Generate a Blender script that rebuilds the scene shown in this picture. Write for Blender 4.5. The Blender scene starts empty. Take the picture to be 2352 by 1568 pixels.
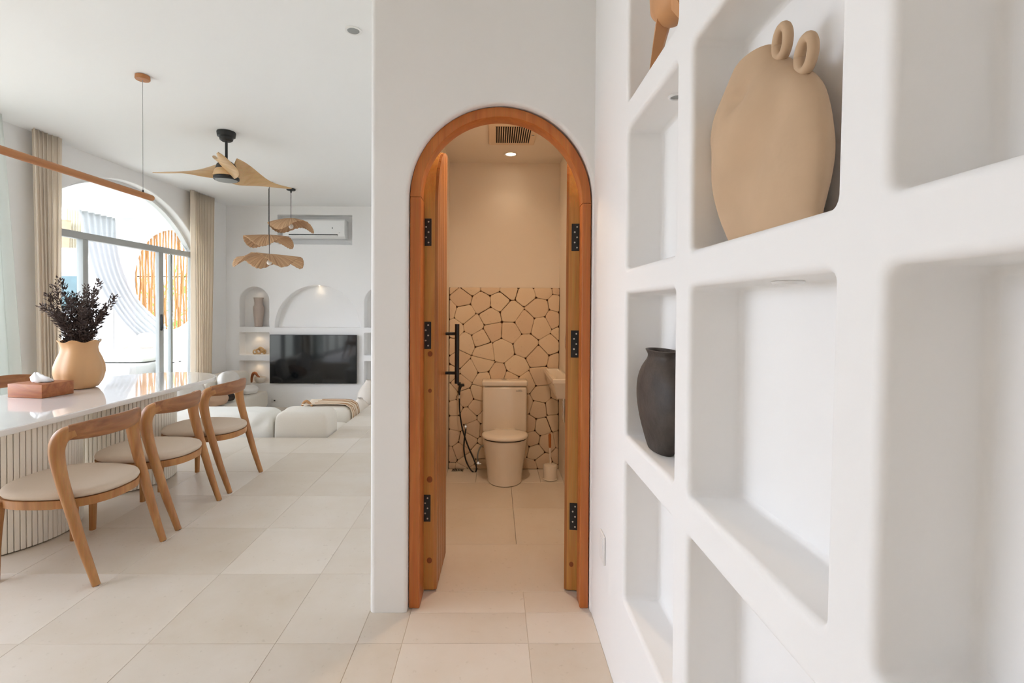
import bpy, bmesh, math, random
from mathutils import Vector, Matrix, noise
from math import sin, cos, pi, radians, sqrt

# ------------------------------------------------------------------ camera, world, light, exposure
sc = bpy.context.scene
COL = sc.collection
F_PX, PPX, PPY = 1130.2, 1148.9, 722.3          # focal length and principal point, in 2352x1568 pixels
YAW, PITCH, ROLL = .0102, .0130, .0055
cam_d = bpy.data.cameras.new('camera'); cam = bpy.data.objects.new('camera', cam_d); COL.objects.link(cam)
cam_d.sensor_fit = 'HORIZONTAL'; cam_d.sensor_width = 36.0; cam_d.lens = F_PX * 36.0 / 2352.0
cam_d.shift_x = (1176 - PPX) / 2352.0; cam_d.shift_y = -(784 - PPY) / 2352.0
cam_d.clip_start = 0.02; cam_d.clip_end = 200
cam.location = (-.002, -.005, 1.389)
cam.rotation_euler = (Matrix.Rotation(-YAW, 4, 'Z') @ Matrix.Rotation(pi / 2 - PITCH, 4, 'X') @ Matrix.Rotation(ROLL, 4, 'Z')).to_euler()
sc.camera = cam

world = bpy.data.worlds.new('overcast_sky'); sc.world = world; world.use_nodes = True
wn = world.node_tree.nodes; bg = wn['Background']
bg.inputs['Color'].default_value = (0.885, 0.955, 1.10, 1); bg.inputs['Strength'].default_value = 3.6

def sun(name, energy, rot, angle, color):
    d = bpy.data.lights.new(name, 'SUN'); d.energy = energy; d.angle = angle; d.color = color
    o = bpy.data.objects.new(name, d); COL.objects.link(o); o.rotation_euler = rot; return o
sun('sun', .3, (radians(38), 0, radians(-160)), radians(8), (1, .96, .9))

def portal(name, loc, rot, sx, sy):
    d = bpy.data.lights.new(name, 'AREA'); d.shape = 'RECTANGLE'; d.size = sx; d.size_y = sy
    d.cycles.is_portal = True
    o = bpy.data.objects.new(name, d); COL.objects.link(o); o.location = loc; o.rotation_euler = rot; return o

sc.view_settings.view_transform = 'Standard'; sc.view_settings.look = 'None'
sc.view_settings.gamma = 1.0; sc.view_settings.use_curve_mapping = False
sc.view_settings.exposure = 0.96
cy = sc.cycles
cy.max_bounces = 8; cy.diffuse_bounces = 6; cy.glossy_bounces = 3; cy.transmission_bounces = 4; cy.transparent_max_bounces = 8
cy.use_adaptive_sampling = True; cy.adaptive_threshold = .15; cy.adaptive_min_samples = 16
cy.caustics_reflective = False; cy.caustics_refractive = False
cy.sample_clamp_indirect = 8.0; cy.use_denoising = True
rnd = random.Random(7)

# ------------------------------------------------------------------ key dimensions (metres)
H = 3.2            # living room ceiling
XL = -4.84         # left wall
YF = 8.89          # far wall with the television
XR = 0.445         # right wall with the niches
YD = 2.225         # wall with the arched door
XB = -0.567        # left corner of the bathroom block
BH = 2.64          # bathroom ceiling
BX0, BX1, BY1 = -0.40, 0.553, 4.25   # bathroom inside
YB = -1.5          # unseen wall behind the camera, set close for its bounce light
PX, PY, PZ = -1.785, 5.24, -0.42     # sunken lounge: right edge, near edge, floor level

# ------------------------------------------------------------------ materials
MATS = {}
def srgb(r, g, b):
    f = lambda c: (c / 255 / 12.92) if c <= 10 else ((c / 255 + .055) / 1.055) ** 2.4
    return (f(r), f(g), f(b), 1)
def base_mat(name):
    m = bpy.data.materials.new(name); m.use_nodes = True; MATS[name] = m
    n = m.node_tree.nodes; return m, n, m.node_tree.links, n['Principled BSDF']
def mat(name, col, rough=.6, metal=0.0, spec=None, noise_amt=0.0, noise_scale=6.0, bump=0.0, bump_scale=60.0, coat=0.0, stretch=None, emis=None):
    m, n, l, b = base_mat(name)
    b.inputs['Base Color'].default_value = col; b.inputs['Roughness'].default_value = rough; b.inputs['Metallic'].default_value = metal
    if spec is not None: b.inputs['Specular IOR Level'].default_value = spec
    if coat: b.inputs['Coat Weight'].default_value = coat; b.inputs['Coat Roughness'].default_value = .03
    if emis: b.inputs['Emission Color'].default_value = emis[0]; b.inputs['Emission Strength'].default_value = emis[1]
    if noise_amt or bump:
        tc = n.new('ShaderNodeTexCoord'); mp = n.new('ShaderNodeMapping'); l.new(tc.outputs['Object'], mp.inputs['Vector'])
        if stretch: mp.inputs['Scale'].default_value = stretch
    if noise_amt:
        t = n.new('ShaderNodeTexNoise'); t.inputs['Scale'].default_value = noise_scale; t.inputs['Detail'].default_value = 5
        l.new(mp.outputs['Vector'], t.inputs['Vector'])
        mx = n.new('ShaderNodeMix'); mx.data_type = 'RGBA'
        mx.inputs['A'].default_value = tuple(c * (1 - noise_amt) for c in col[:3]) + (1,)
        mx.inputs['B'].default_value = tuple(min(1, c * (1 + noise_amt)) for c in col[:3]) + (1,)
        l.new(t.outputs['Fac'], mx.inputs['Factor']); l.new(mx.outputs['Result'], b.inputs['Base Color'])
    if bump:
        t = n.new('ShaderNodeTexNoise'); t.inputs['Scale'].default_value = bump_scale; t.inputs['Detail'].default_value = 4
        l.new(mp.outputs['Vector'], t.inputs['Vector'])
        bp = n.new('ShaderNodeBump'); bp.inputs['Strength'].default_value = bump; bp.inputs['Distance'].default_value = .01
        l.new(t.outputs['Fac'], bp.inputs['Height']); l.new(bp.outputs['Normal'], b.inputs['Normal'])
    return m
def wood(name, c1, c2, axis=2, rough=.45, scale=1.0, contrast=1.0, c3=None):
    """grain stretched along the given object axis"""
    m, n, l, b = base_mat(name); b.inputs['Roughness'].default_value = rough
    tc = n.new('ShaderNodeTexCoord'); mp = n.new('ShaderNodeMapping')
    oi = n.new('ShaderNodeObjectInfo'); va = n.new('ShaderNodeVectorMath'); va.operation = 'ADD'
    ml = n.new('ShaderNodeMath'); ml.operation = 'MULTIPLY'; ml.inputs[1].default_value = 17.0
    l.new(oi.outputs['Random'], ml.inputs[0]); l.new(tc.outputs['Object'], va.inputs[0]); l.new(ml.outputs[0], va.inputs[1])
    l.new(va.outputs[0], mp.inputs['Vector'])
    s = [9 * scale] * 3; s[axis] = .7 * scale; mp.inputs['Scale'].default_value = s
    t = n.new('ShaderNodeTexNoise'); t.inputs['Scale'].default_value = 1.6; t.inputs['Detail'].default_value = 6; t.inputs['Distortion'].default_value = 1.4
    l.new(mp.outputs['Vector'], t.inputs['Vector'])
    r = n.new('ShaderNodeValToRGB'); e = r.color_ramp.elements
    e[0].position = .5 - .22 / contrast; e[0].color = c1; e[1].position = .5 + .2 / contrast; e[1].color = c2
    if c3: x = r.color_ramp.elements.new(.2); x.color = c3
    l.new(t.outputs['Fac'], r.inputs['Fac'])
    mp2 = n.new('ShaderNodeMapping'); s2 = [160 * scale] * 3; s2[axis] = 5 * scale; mp2.inputs['Scale'].default_value = s2
    l.new(va.outputs[0], mp2.inputs['Vector'])
    t2 = n.new('ShaderNodeTexNoise'); t2.inputs['Scale'].default_value = 1.0; t2.inputs['Detail'].default_value = 3; l.new(mp2.outputs['Vector'], t2.inputs['Vector'])
    mx = n.new('ShaderNodeMix'); mx.data_type = 'RGBA'; mx.blend_type = 'MULTIPLY'; mx.inputs['Factor'].default_value = .28
    l.new(r.outputs['Color'], mx.inputs['A']); l.new(t2.outputs['Color'], mx.inputs['B']); l.new(mx.outputs['Result'], b.inputs['Base Color'])
    bp = n.new('ShaderNodeBump'); bp.inputs['Strength'].default_value = .12; bp.inputs['Distance'].default_value = .002
    l.new(t2.outputs['Fac'], bp.inputs['Height']); l.new(bp.outputs['Normal'], b.inputs['Normal'])
    return m
def stone_tile(name, c1, c2, rough, amt=.10):
    """limestone with a shade of its own on every tile"""
    m, n, l, b = base_mat(name)
    tc = n.new('ShaderNodeTexCoord'); oi = n.new('ShaderNodeObjectInfo'); va = n.new('ShaderNodeVectorMath'); va.operation = 'ADD'
    ml = n.new('ShaderNodeMath'); ml.operation = 'MULTIPLY'; ml.inputs[1].default_value = 31.0
    l.new(oi.outputs['Random'], ml.inputs[0]); l.new(tc.outputs['Object'], va.inputs[0]); l.new(ml.outputs[0], va.inputs[1])
    t = n.new('ShaderNodeTexNoise'); t.inputs['Scale'].default_value = 3.5; t.inputs['Detail'].default_value = 7; t.inputs['Roughness'].default_value = .6
    l.new(va.outputs[0], t.inputs['Vector'])
    v = n.new('ShaderNodeTexNoise'); v.inputs['Scale'].default_value = 42; v.inputs['Detail'].default_value = 2; l.new(va.outputs[0], v.inputs['Vector'])
    r = n.new('ShaderNodeValToRGB'); r.color_ramp.elements[0].color = (.82, .8, .76, 1); r.color_ramp.elements[0].position = .24
    r.color_ramp.elements[1].color = (1, 1, 1, 1); r.color_ramp.elements[1].position = .34; l.new(v.outputs['Fac'], r.inputs['Fac'])
    a = n.new('ShaderNodeMix'); a.data_type = 'RGBA'; a.inputs['A'].default_value = c1; a.inputs['B'].default_value = c2; l.new(oi.outputs['Random'], a.inputs['Factor'])
    h = n.new('ShaderNodeMix'); h.data_type = 'RGBA'; h.blend_type = 'OVERLAY'; h.inputs['Factor'].default_value = amt * 2.5
    l.new(a.outputs['Result'], h.inputs['A']); l.new(t.outputs['Fac'], h.inputs['B'])
    q = n.new('ShaderNodeMix'); q.data_type = 'RGBA'; q.blend_type = 'MULTIPLY'; q.inputs['Factor'].default_value = .6
    l.new(h.outputs['Result'], q.inputs['A']); l.new(r.outputs['Color'], q.inputs['B']); l.new(q.outputs['Result'], b.inputs['Base Color'])
    rr = n.new('ShaderNodeMapRange'); rr.inputs['To Min'].default_value = rough - .08; rr.inputs['To Max'].default_value = rough + .1
    l.new(t.outputs['Fac'], rr.inputs['Value']); l.new(rr.outputs['Result'], b.inputs['Roughness'])
    bp = n.new('ShaderNodeBump'); bp.inputs['Strength'].default_value = .05; bp.inputs['Distance'].default_value = .004
    l.new(t.outputs['Fac'], bp.inputs['Height']); l.new(bp.outputs['Normal'], b.inputs['Normal'])
    return m
def sheer(name, col, through=.45, translucent=.5):
    m, n, l, b = base_mat(name); n.remove(b); out = n['Material Output']
    d = n.new('ShaderNodeBsdfDiffuse'); d.inputs['Color'].default_value = col
    t = n.new('ShaderNodeBsdfTranslucent'); t.inputs['Color'].default_value = col
    tr = n.new('ShaderNodeBsdfTransparent')
    a = n.new('ShaderNodeMixShader'); a.inputs[0].default_value = translucent; l.new(d.outputs[0], a.inputs[1]); l.new(t.outputs[0], a.inputs[2])
    c = n.new('ShaderNodeMixShader'); c.inputs[0].default_value = through; l.new(a.outputs[0], c.inputs[1]); l.new(tr.outputs[0], c.inputs[2])
    l.new(c.outputs[0], out.inputs['Surface']); return m
def thin_glass(name, col, refl=.08):
    m, n, l, b = base_mat(name); n.remove(b); out = n['Material Output']
    tr = n.new('ShaderNodeBsdfTransparent'); tr.inputs['Color'].default_value = col
    g = n.new('ShaderNodeBsdfGlossy'); g.inputs['Roughness'].default_value = .01
    lw = n.new('ShaderNodeLayerWeight'); lw.inputs['Blend'].default_value = .15
    mr = n.new('ShaderNodeMapRange'); mr.inputs['To Min'].default_value = refl * .4; mr.inputs['To Max'].default_value = .8
    l.new(lw.outputs['Fresnel'], mr.inputs['Value'])
    c = n.new('ShaderNodeMixShader'); l.new(mr.outputs['Result'], c.inputs[0]); l.new(tr.outputs[0], c.inputs[1]); l.new(g.outputs[0], c.inputs[2])
    l.new(c.outputs[0], out.inputs['Surface']); return m

def raffia():
    """pleated palm fibre: streaks run from the centre to the brim"""
    m, n, l, b = base_mat('raffia'); b.inputs['Roughness'].default_value = .85
    tc = n.new('ShaderNodeTexCoord'); sp = n.new('ShaderNodeSeparateXYZ'); l.new(tc.outputs['Object'], sp.inputs[0])
    at = n.new('ShaderNodeMath'); at.operation = 'ARCTAN2'; l.new(sp.outputs['Y'], at.inputs[0]); l.new(sp.outputs['X'], at.inputs[1])
    cb = n.new('ShaderNodeCombineXYZ'); l.new(at.outputs[0], cb.inputs['X'])
    t = n.new('ShaderNodeTexNoise'); t.inputs['Scale'].default_value = 14; t.inputs['Detail'].default_value = 6; t.inputs['Roughness'].default_value = .7; l.new(cb.outputs[0], t.inputs['Vector'])
    r = n.new('ShaderNodeValToRGB'); e = r.color_ramp.elements; e[0].position = .32; e[0].color = srgb(158, 110, 74); e[1].position = .66; e[1].color = srgb(226, 190, 150)
    l.new(t.outputs['Fac'], r.inputs['Fac']); l.new(r.outputs['Color'], b.inputs['Base Color'])
    bp = n.new('ShaderNodeBump'); bp.inputs['Strength'].default_value = .6; bp.inputs['Distance'].default_value = .012
    l.new(t.outputs['Fac'], bp.inputs['Height']); l.new(bp.outputs['Normal'], b.inputs['Normal'])

M = MATS
mat('plaster', (.88, .868, .852, 1), .75, noise_amt=.012, noise_scale=2.5, bump=.10, bump_scale=7)
mat('plaster_bath', (.82, .75, .66, 1), .7, noise_amt=.015, noise_scale=3, bump=.08, bump_scale=9)
mat('wall_warm_bounce', (.90, .80, .69, 1), .8)  # warm tint picked so the unseen back wall reflects warm light
mat('ceiling_paint', (.87, .87, .86, 1), .85)
mat('grout', srgb(214, 202, 184), .85)
mat('mortar', srgb(84, 58, 38), .95, noise_amt=.3, noise_scale=30)
stone_tile('limestone', srgb(230, 220, 207), srgb(217, 205, 189), .34)
stone_tile('wall_stone', srgb(232, 214, 188), srgb(222, 198, 172), .8, .06)
wood('oak', srgb(200, 146, 88), srgb(168, 110, 60), 2, .42)
wood('oak_rail', srgb(182, 124, 76), srgb(136, 84, 48), 0, .42)
wood('door_frame_wood', srgb(214, 132, 66), srgb(188, 102, 44), 2, .36)
wood('door_edge_wood', srgb(226, 170, 92), srgb(200, 130, 56), 2, .34, c3=srgb(140, 78, 32))
wood('door_face_wood', srgb(200, 132, 66), srgb(164, 96, 44), 2, .34)
wood('bar_wood', srgb(200, 138, 84), srgb(176, 112, 62), 1, .5)
wood('tissue_wood', srgb(186, 116, 66), srgb(146, 76, 38), 0, .45)
wood('fan_wood', srgb(226, 190, 142), srgb(208, 168, 118), 0, .5, .6)
wood('stick_wood', srgb(222, 168, 104), srgb(190, 128, 70), 2, .6)
mat('knot_wood', srgb(140, 72, 26), .45, noise_amt=.25, noise_scale=60)
mat('seat_fabric', srgb(206, 188, 168), .9, noise_amt=.03, noise_scale=120, bump=.12, bump_scale=400)
mat('table_white', (.84, .82, .79, 1), .07, coat=.6)
mat('slat_white', srgb(238, 231, 218), .6)
mat('slat_core', srgb(120, 102, 84), .8)
mat('black_metal', (.012, .012, .012, 1), .42)
mat('black_rubber', (.012, .012, .013, 1), .55)
mat('fan_black', (.014, .015, .015, 1), .5)
mat('diffuser_grey', srgb(150, 152, 150), .5)
mat('chrome', (.75, .75, .75, 1), .15, metal=1)
mat('steel_screw', (.62, .6, .56, 1), .3, metal=1)
mat('alu_frame', srgb(176, 178, 176), .45)
mat('ceramic', srgb(238, 228, 214), .12, coat=.3)
mat('sofa_fabric', srgb(230, 223, 211), .92, noise_amt=.03, noise_scale=90, bump=.08, bump_scale=260)
mat('cover_white', srgb(236, 234, 226), .92, bump=.1, bump_scale=120)
mat('pillow_tan', srgb(196, 164, 138), .92, noise_amt=.05, noise_scale=80, bump=.1, bump_scale=200)
mat('pillow_blush', srgb(226, 206, 192), .92, bump=.1, bump_scale=200)
mat('pillow_white', srgb(232, 228, 222), .92, noise_amt=.04, noise_scale=20, bump=.1, bump_scale=200)
mat('pillow_black', srgb(48, 40, 34), .9)
mat('fringe_tan', srgb(178, 132, 88), .9, noise_amt=.2, noise_scale=40)
mat('fringe_cream', srgb(226, 208, 184), .95)
mat('tan_clay', srgb(198, 168, 136), .82, noise_amt=.22, noise_scale=5, bump=.5, bump_scale=9)
mat('terracotta', srgb(206, 152, 102), .55, noise_amt=.12, noise_scale=14, bump=.15, bump_scale=30)
mat('black_clay', srgb(64, 56, 50), .62, noise_amt=.98, noise_scale=14, bump=.3, bump_scale=40)
mat('vase_ochre', srgb(206, 160, 112), .38, noise_amt=.03, noise_scale=5)
mat('vase_grey', srgb(188, 172, 160), .8, noise_amt=.10, noise_scale=9, bump=.2, bump_scale=30)
mat('vase_white', srgb(226, 216, 204), .6, noise_amt=.03, noise_scale=6)
mat('dark_inside', (.012, .008, .006, 1), .9)
mat('gold_wood', srgb(206, 166, 112), .5, noise_amt=.15, noise_scale=30)
mat('leaf_dark', srgb(92, 76, 70), .65, noise_amt=.4, noise_scale=40)
mat('stem_dark', srgb(70, 52, 42), .8)
mat('tissue_paper', (.9, .9, .9, 1), .9)
raffia()
mat('bulb_glass', (.9, .88, .84, 1), .2)
mat('tv_screen', (.006, .007, .008, 1), .07, spec=.6)
mat('tv_bezel', (.01, .01, .01, 1), .35)
mat('ac_white', (.86, .86, .85, 1), .35)
mat('vent_white', srgb(226, 206, 182), .5)
mat('plastic_white', (.84, .83, .81, 1), .4)
sheer('curtain_cream', srgb(250, 240, 226), .03, .5)
sheer('sheer_white', (.92, .95, .92, 1), .25, .6)
sheer('drape_white', (.72, .725, .73, 1), .06, .45)
thin_glass('glass', (.95, .98, .97, 1))
mat('dark_glass', srgb(70, 92, 96), .1, noise_amt=.5, noise_scale=3)
mat('outdoor_white', (.76, .76, .75, 1), .8)
mat('outdoor_grey', srgb(130, 130, 134), .6)
mat('pot_brown', srgb(170, 138, 112), .8, noise_amt=.15, noise_scale=10)
mat('leaf_green', srgb(110, 168, 60), .6, noise_amt=.3, noise_scale=20)
mat('bamboo_grey', srgb(176, 168, 146), .8, noise_amt=.2, noise_scale=14)
mat('deck', srgb(190, 183, 172), .7)
mat('garden_ground', srgb(172, 170, 156), .9, noise_amt=.1, noise_scale=3)
mat('lamp_glow', (1, .86, .66, 1), .5, emis=((1, .84, .62, 1), 9.0))

# ------------------------------------------------------------------ helpers
LOC = {}
def link(o, parent=None):
    COL.objects.link(o)
    if parent is not None: o.parent = parent
    return o
def tag(o, label=None, cat=None, group=None, kind=None):
    if label: o['label'] = label
    if cat: o['category'] = cat
    if group: o['group'] = group
    if kind: o['kind'] = kind
    return o
def thing(name, label, cat, loc=(0, 0, 0), group=None):
    o = bpy.data.objects.new(name, None); link(o); o.location = loc; LOC[o.name] = Vector(loc); o.empty_display_size = .1
    return tag(o, label, cat, group)
def mk(name, verts, faces, m, parent=None, smooth=True, angle=40, origin=None, flat=()):
    """mesh object from world coordinates; the parent's place is taken off"""
    off = LOC[parent.name] if parent is not None else Vector((0, 0, 0))
    loc = Vector(origin) if origin is not None else off
    me = bpy.data.meshes.new(name)
    me.from_pydata([tuple(Vector(v) - loc) for v in verts], [], faces)
    me.materials.append(M[m] if isinstance(m, str) else m)
    if smooth:
        me.polygons.foreach_set('use_smooth', [True] * len(me.polygons))
        me.set_sharp_from_angle(angle=radians(angle))
        for i in flat: me.polygons[i].use_smooth = False
    me.update()
    o = bpy.data.objects.new(name, me); link(o, parent); o.location = loc - off if parent is not None else loc
    LOC[o.name] = loc
    return o
def mkbm(name, bm, m, parent=None, smooth=True, angle=40, origin=None):
    bmesh.ops.recalc_face_normals(bm, faces=bm.faces[:])
    bm.verts.ensure_lookup_table(); bm.verts.index_update()
    v = [x.co.copy() for x in bm.verts]; f = [[q.index for q in x.verts] for x in bm.faces]; bm.free()
    return mk(name, v, f, m, parent, smooth, angle, origin)
class G:
    """collects geometry"""
    def __init__(s): s.v = []; s.f = []
    def add(s, v, f):
        k = len(s.v); s.v += [tuple(x) for x in v]; s.f += [[i + k for i in q] for q in f]; return s
    def mk(s, name, m, parent=None, **kw): return mk(name, s.v, s.f, m, parent, **kw)
def box(x0, x1, y0, y1, z0, z1):
    v = [(x, y, z) for z in (z0, z1) for y in (y0, y1) for x in (x0, x1)]
    return v, [(0, 2, 3, 1), (4, 5, 7, 6), (0, 1, 5, 4), (2, 6, 7, 3), (0, 4, 6, 2), (1, 3, 7, 5)]
def rbox(x0, x1, y0, y1, z0, z1, r=.005, seg=2):
    bm = bmesh.new(); bmesh.ops.create_cube(bm, size=1)
    for v in bm.verts: v.co = Vector(((x0 + x1) / 2 + v.co.x * (x1 - x0), (y0 + y1) / 2 + v.co.y * (y1 - y0), (z0 + z1) / 2 + v.co.z * (z1 - z0)))
    bmesh.ops.bevel(bm, geom=bm.edges[:], offset=r, segments=seg, profile=.5, affect='EDGES')
    bm.verts.index_update(); v = [x.co.copy() for x in bm.verts]; f = [[q.index for q in x.verts] for x in bm.faces]; bm.free(); return v, f
def bx(name, m, parent, *d, r=.004, seg=2, **kw):
    v, f = rbox(*d, r=r, seg=seg); return mk(name, v, f, m, parent, **kw)
def loft(rings, cap0=True, cap1=True, closed=True):
    n = len(rings[0]); v = [p for r in rings for p in r]; f = []
    for i in range(len(rings) - 1):
        for j in range(n if closed else n - 1):
            k = (j + 1) % n; f.append((i * n + j, i * n + k, (i + 1) * n + k, (i + 1) * n + j))
    if cap0: f.append(tuple(range(n - 1, -1, -1)))
    if cap1: f.append(tuple((len(rings) - 1) * n + j for j in range(n)))
    return v, f
def lathe(prof, c=(0, 0, 0), seg=32, sx=1, sy=1, cap0=True, cap1=True, fn=None):
    rings = []
    for r, z in prof:
        ring = []
        for j in range(seg):
            a = 2 * pi * j / seg; q = r * (fn(a, z) if fn else 1)
            ring.append((c[0] + q * cos(a) * sx, c[1] + q * sin(a) * sy, c[2] + z))
        rings.append(ring)
    return loft(rings, cap0, cap1)
def cr(pts, n=8):
    p = [Vector(x) for x in pts]; p = [2 * p[0] - p[1]] + p + [2 * p[-1] - p[-2]]; out = []
    for i in range(1, len(p) - 2):
        for k in range(n):
            t = k / n; a, b, c, d = p[i - 1:i + 3]
            out.append(.5 * ((2 * b) + (c - a) * t + (2 * a - 5 * b + 4 * c - d) * t * t + (3 * b - a - 3 * c + d) * t ** 3))
    out.append(p[-2]); return out
def lerp_list(vals, n):
    out = []
    for i in range(n):
        t = i / (n - 1) * (len(vals) - 1); k = min(int(t), len(vals) - 2); out.append(vals[k] + (vals[k + 1] - vals[k]) * (t - k))
    return out
def tube(path, rad, seg=10, ex=2.0, asp=1.0, cap=True, up=None):
    path = [Vector(p) for p in path]; n = len(path)
    rad = lerp_list(rad, n) if isinstance(rad, (list, tuple)) else [rad] * n
    T = [(path[min(i + 1, n - 1)] - path[max(i - 1, 0)]).normalized() for i in range(n)]
    u = Vector(up) if up else (Vector((1, 0, 0)) if abs(T[0].x) < .8 else Vector((0, 1, 0)))
    rings = []
    for i in range(n):
        u = (u - T[i] * u.dot(T[i])).normalized(); w = T[i].cross(u)
        ring = []
        for j in range(seg):
            a = 2 * pi * j / seg; ca, sa = cos(a), sin(a)
            k = (abs(ca) ** ex + abs(sa) ** ex) ** (-1 / ex)
            ring.append(path[i] + (u * ca * k * asp + w * sa * k) * rad[i])
        rings.append(ring)
    return loft(rings, cap, cap)
def cushion(c, s, e=(.35, .35), nu=32, nv=16, fn=None, rotz=0.0, tilt=None):
    """puffy superellipsoid block, s = full sizes"""
    v = []; f = []
    sg = lambda x, p: math.copysign(abs(x) ** p, x)
    R = Matrix.Rotation(rotz, 3, 'Z')
    if tilt: R = R @ Matrix.Rotation(tilt[0], 3, tilt[1])
    for i in range(nv + 1):
        b = -pi / 2 + pi * i / nv
        for j in range(nu):
            a = 2 * pi * j / nu
            p = Vector((sg(cos(b), e[1]) * sg(cos(a), e[0]) * s[0] / 2, sg(cos(b), e[1]) * sg(sin(a), e[0]) * s[1] / 2, sg(sin(b), e[1]) * s[2] / 2))
            if fn: p = fn(p)
            v.append(Vector(c) + R @ p)
    for i in range(nv):
        for j in range(nu):
            k = (j + 1) % nu; f.append((i * nu + j, i * nu + k, (i + 1) * nu + k, (i + 1) * nu + j))
    return v, f
def solid(o, t, off=0):
    md = o.modifiers.new('thickness', 'SOLIDIFY'); md.thickness = t; md.offset = off; return o
def grid(nu, nv, fn):
    v = [fn(i / nu, j / nv) for j in range(nv + 1) for i in range(nu + 1)]
    f = [(j * (nu + 1) + i, j * (nu + 1) + i + 1, (j + 1) * (nu + 1) + i + 1, (j + 1) * (nu + 1) + i) for j in range(nv) for i in range(nu)]
    return v, f

def rrect(u0, u1, v0, v1, r=.018, n=4):
    """counter-clockwise rectangle with softened corners"""
    out = []
    for (cx, cy, a0) in ((u1 - r, v0 + r, -90), (u1 - r, v1 - r, 0), (u0 + r, v1 - r, 90), (u0 + r, v0 + r, 180)):
        for k in range(n + 1):
            a = radians(a0 + 90 * k / n); out.append((cx + r * cos(a), cy + r * sin(a)))
    return out
def arch_loop(u0, u1, v0, spring, n=28, rise=None, r0=.0):
    c = (u0 + u1) / 2; R = (u1 - u0) / 2; rise = rise or R
    out = [(u0, v0), (u1, v0)]
    out += [(c + R * cos(pi * k / n), spring + rise * sin(pi * k / n)) for k in range(n + 1)]
    return out
def offset_loop(lp, d):
    n = len(lp); out = []
    for i in range(n):
        p, q, r = Vector(lp[i - 1]), Vector(lp[i]), Vector(lp[(i + 1) % n])
        a = (q - p).normalized(); b = (r - q).normalized()
        na = Vector((a.y, -a.x)); nb = Vector((b.y, -b.x)); m = (na + nb)
        m = m / max(.25, m.length_squared / 2) if m.length > 1e-6 else na
        out.append((q.x + m.x * d, q.y + m.y * d))
    return out
def wall_mesh(name, o, U, V, N, outline, recesses, m, parent=None, lip=.012, kind='structure'):
    """wall face in the plane o + u*U + v*V seen from N, with rounded recesses (loop, depth) or through openings (loop, -thickness)"""
    o, U, V, N = Vector(o), Vector(U), Vector(V), Vector(N)
    P = lambda u, v, d=0: o + U * u + V * v - N * d
    bm = bmesh.new(); edges = []
    loops = [outline] + [offset_loop(l, lip) for l, d in recesses]
    for lp in loops:
        vs = [bm.verts.new((u, v, 0)) for u, v in lp]
        edges += [bm.edges.new((vs[i], vs[(i + 1) % len(vs)])) for i in range(len(vs))]
    bmesh.ops.triangle_fill(bm, use_beauty=True, use_dissolve=False, edges=edges, normal=(0, 0, 1))
    bm.verts.index_update()
    g = G(); g.add([P(x.co.x, x.co.y) for x in bm.verts], [[q.index for q in f.verts] for f in bm.faces]); bm.free()
    nf = list(range(len(g.f)))
    for l, d in recesses:
        dep = abs(d); rings = []
        for k in range(7):
            a = pi / 2 * k / 6; rings.append([P(u, v, lip * (1 - cos(a))) for u, v in offset_loop(l, lip * (1 - sin(a)))])
        if d > 0:
            fr = min(.012, dep / 3)
            for k in range(5):
                a = pi / 2 * k / 4; rings.append([P(u, v, dep - fr * (1 - sin(a))) for u, v in offset_loop(l, -fr * (1 - cos(a)))])
            g.add(*loft(rings, False, True)); nf.append(len(g.f) - 1)
        else:
            rings.append([P(u, v, dep) for u, v in l]); g.add(*loft(rings, False, False))
    ob = g.mk(name, m, parent, smooth=True, angle=50, flat=nf)
    bm = bmesh.new(); bm.from_mesh(ob.data); bmesh.ops.remove_doubles(bm, verts=bm.verts[:], dist=1e-5)
    bmesh.ops.recalc_face_normals(bm, faces=bm.faces[:]); bm.to_mesh(ob.data); bm.free()
    if kind: ob['kind'] = kind
    return ob
def struct(o): o['kind'] = 'structure'; return o

# ------------------------------------------------------------------ the room
# right wall with its grid of niches: u = Y, v = z
ycells = [(1.218, 1.677), (.645, 1.125), (.085, .556), (-.475, -.004)]
zcells = [(2.097, 2.575), (1.525, 2.0), (.957, 1.44), (.388, .862)]
ND = .125
lean = lambda y: .022 * min(1, max(0, (1.0 - y) / .4))       # hand-built posts: the nearer ones lean a little
rec = [([(y - lean(y) * (z - 1.4), z) for y, z in rrect(a, b, c, d, .016)], ND) for a, b in ycells for c, d in zcells]
wall_mesh('wall_right', (XR, 0, 0), (0, 1, 0), (0, 0, 1), (-1, 0, 0), [(YB, -.03), (YD + .12, -.03), (YD + .12, H), (YB, H)], rec, 'plaster', lip=.014)

# wall around the arched door, with its rounded outer corner and the long side of the block
DX0, DX1, DSP = -.398, .440, 1.885
dl = [(DX0, 0), (DX1, 0)] + [((DX0 + DX1) / 2 + (DX1 - DX0) / 2 * cos(pi * k / 40), DSP + .428 * sin(pi * k / 40)) for k in range(41)]
g = G(); er = .022
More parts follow.
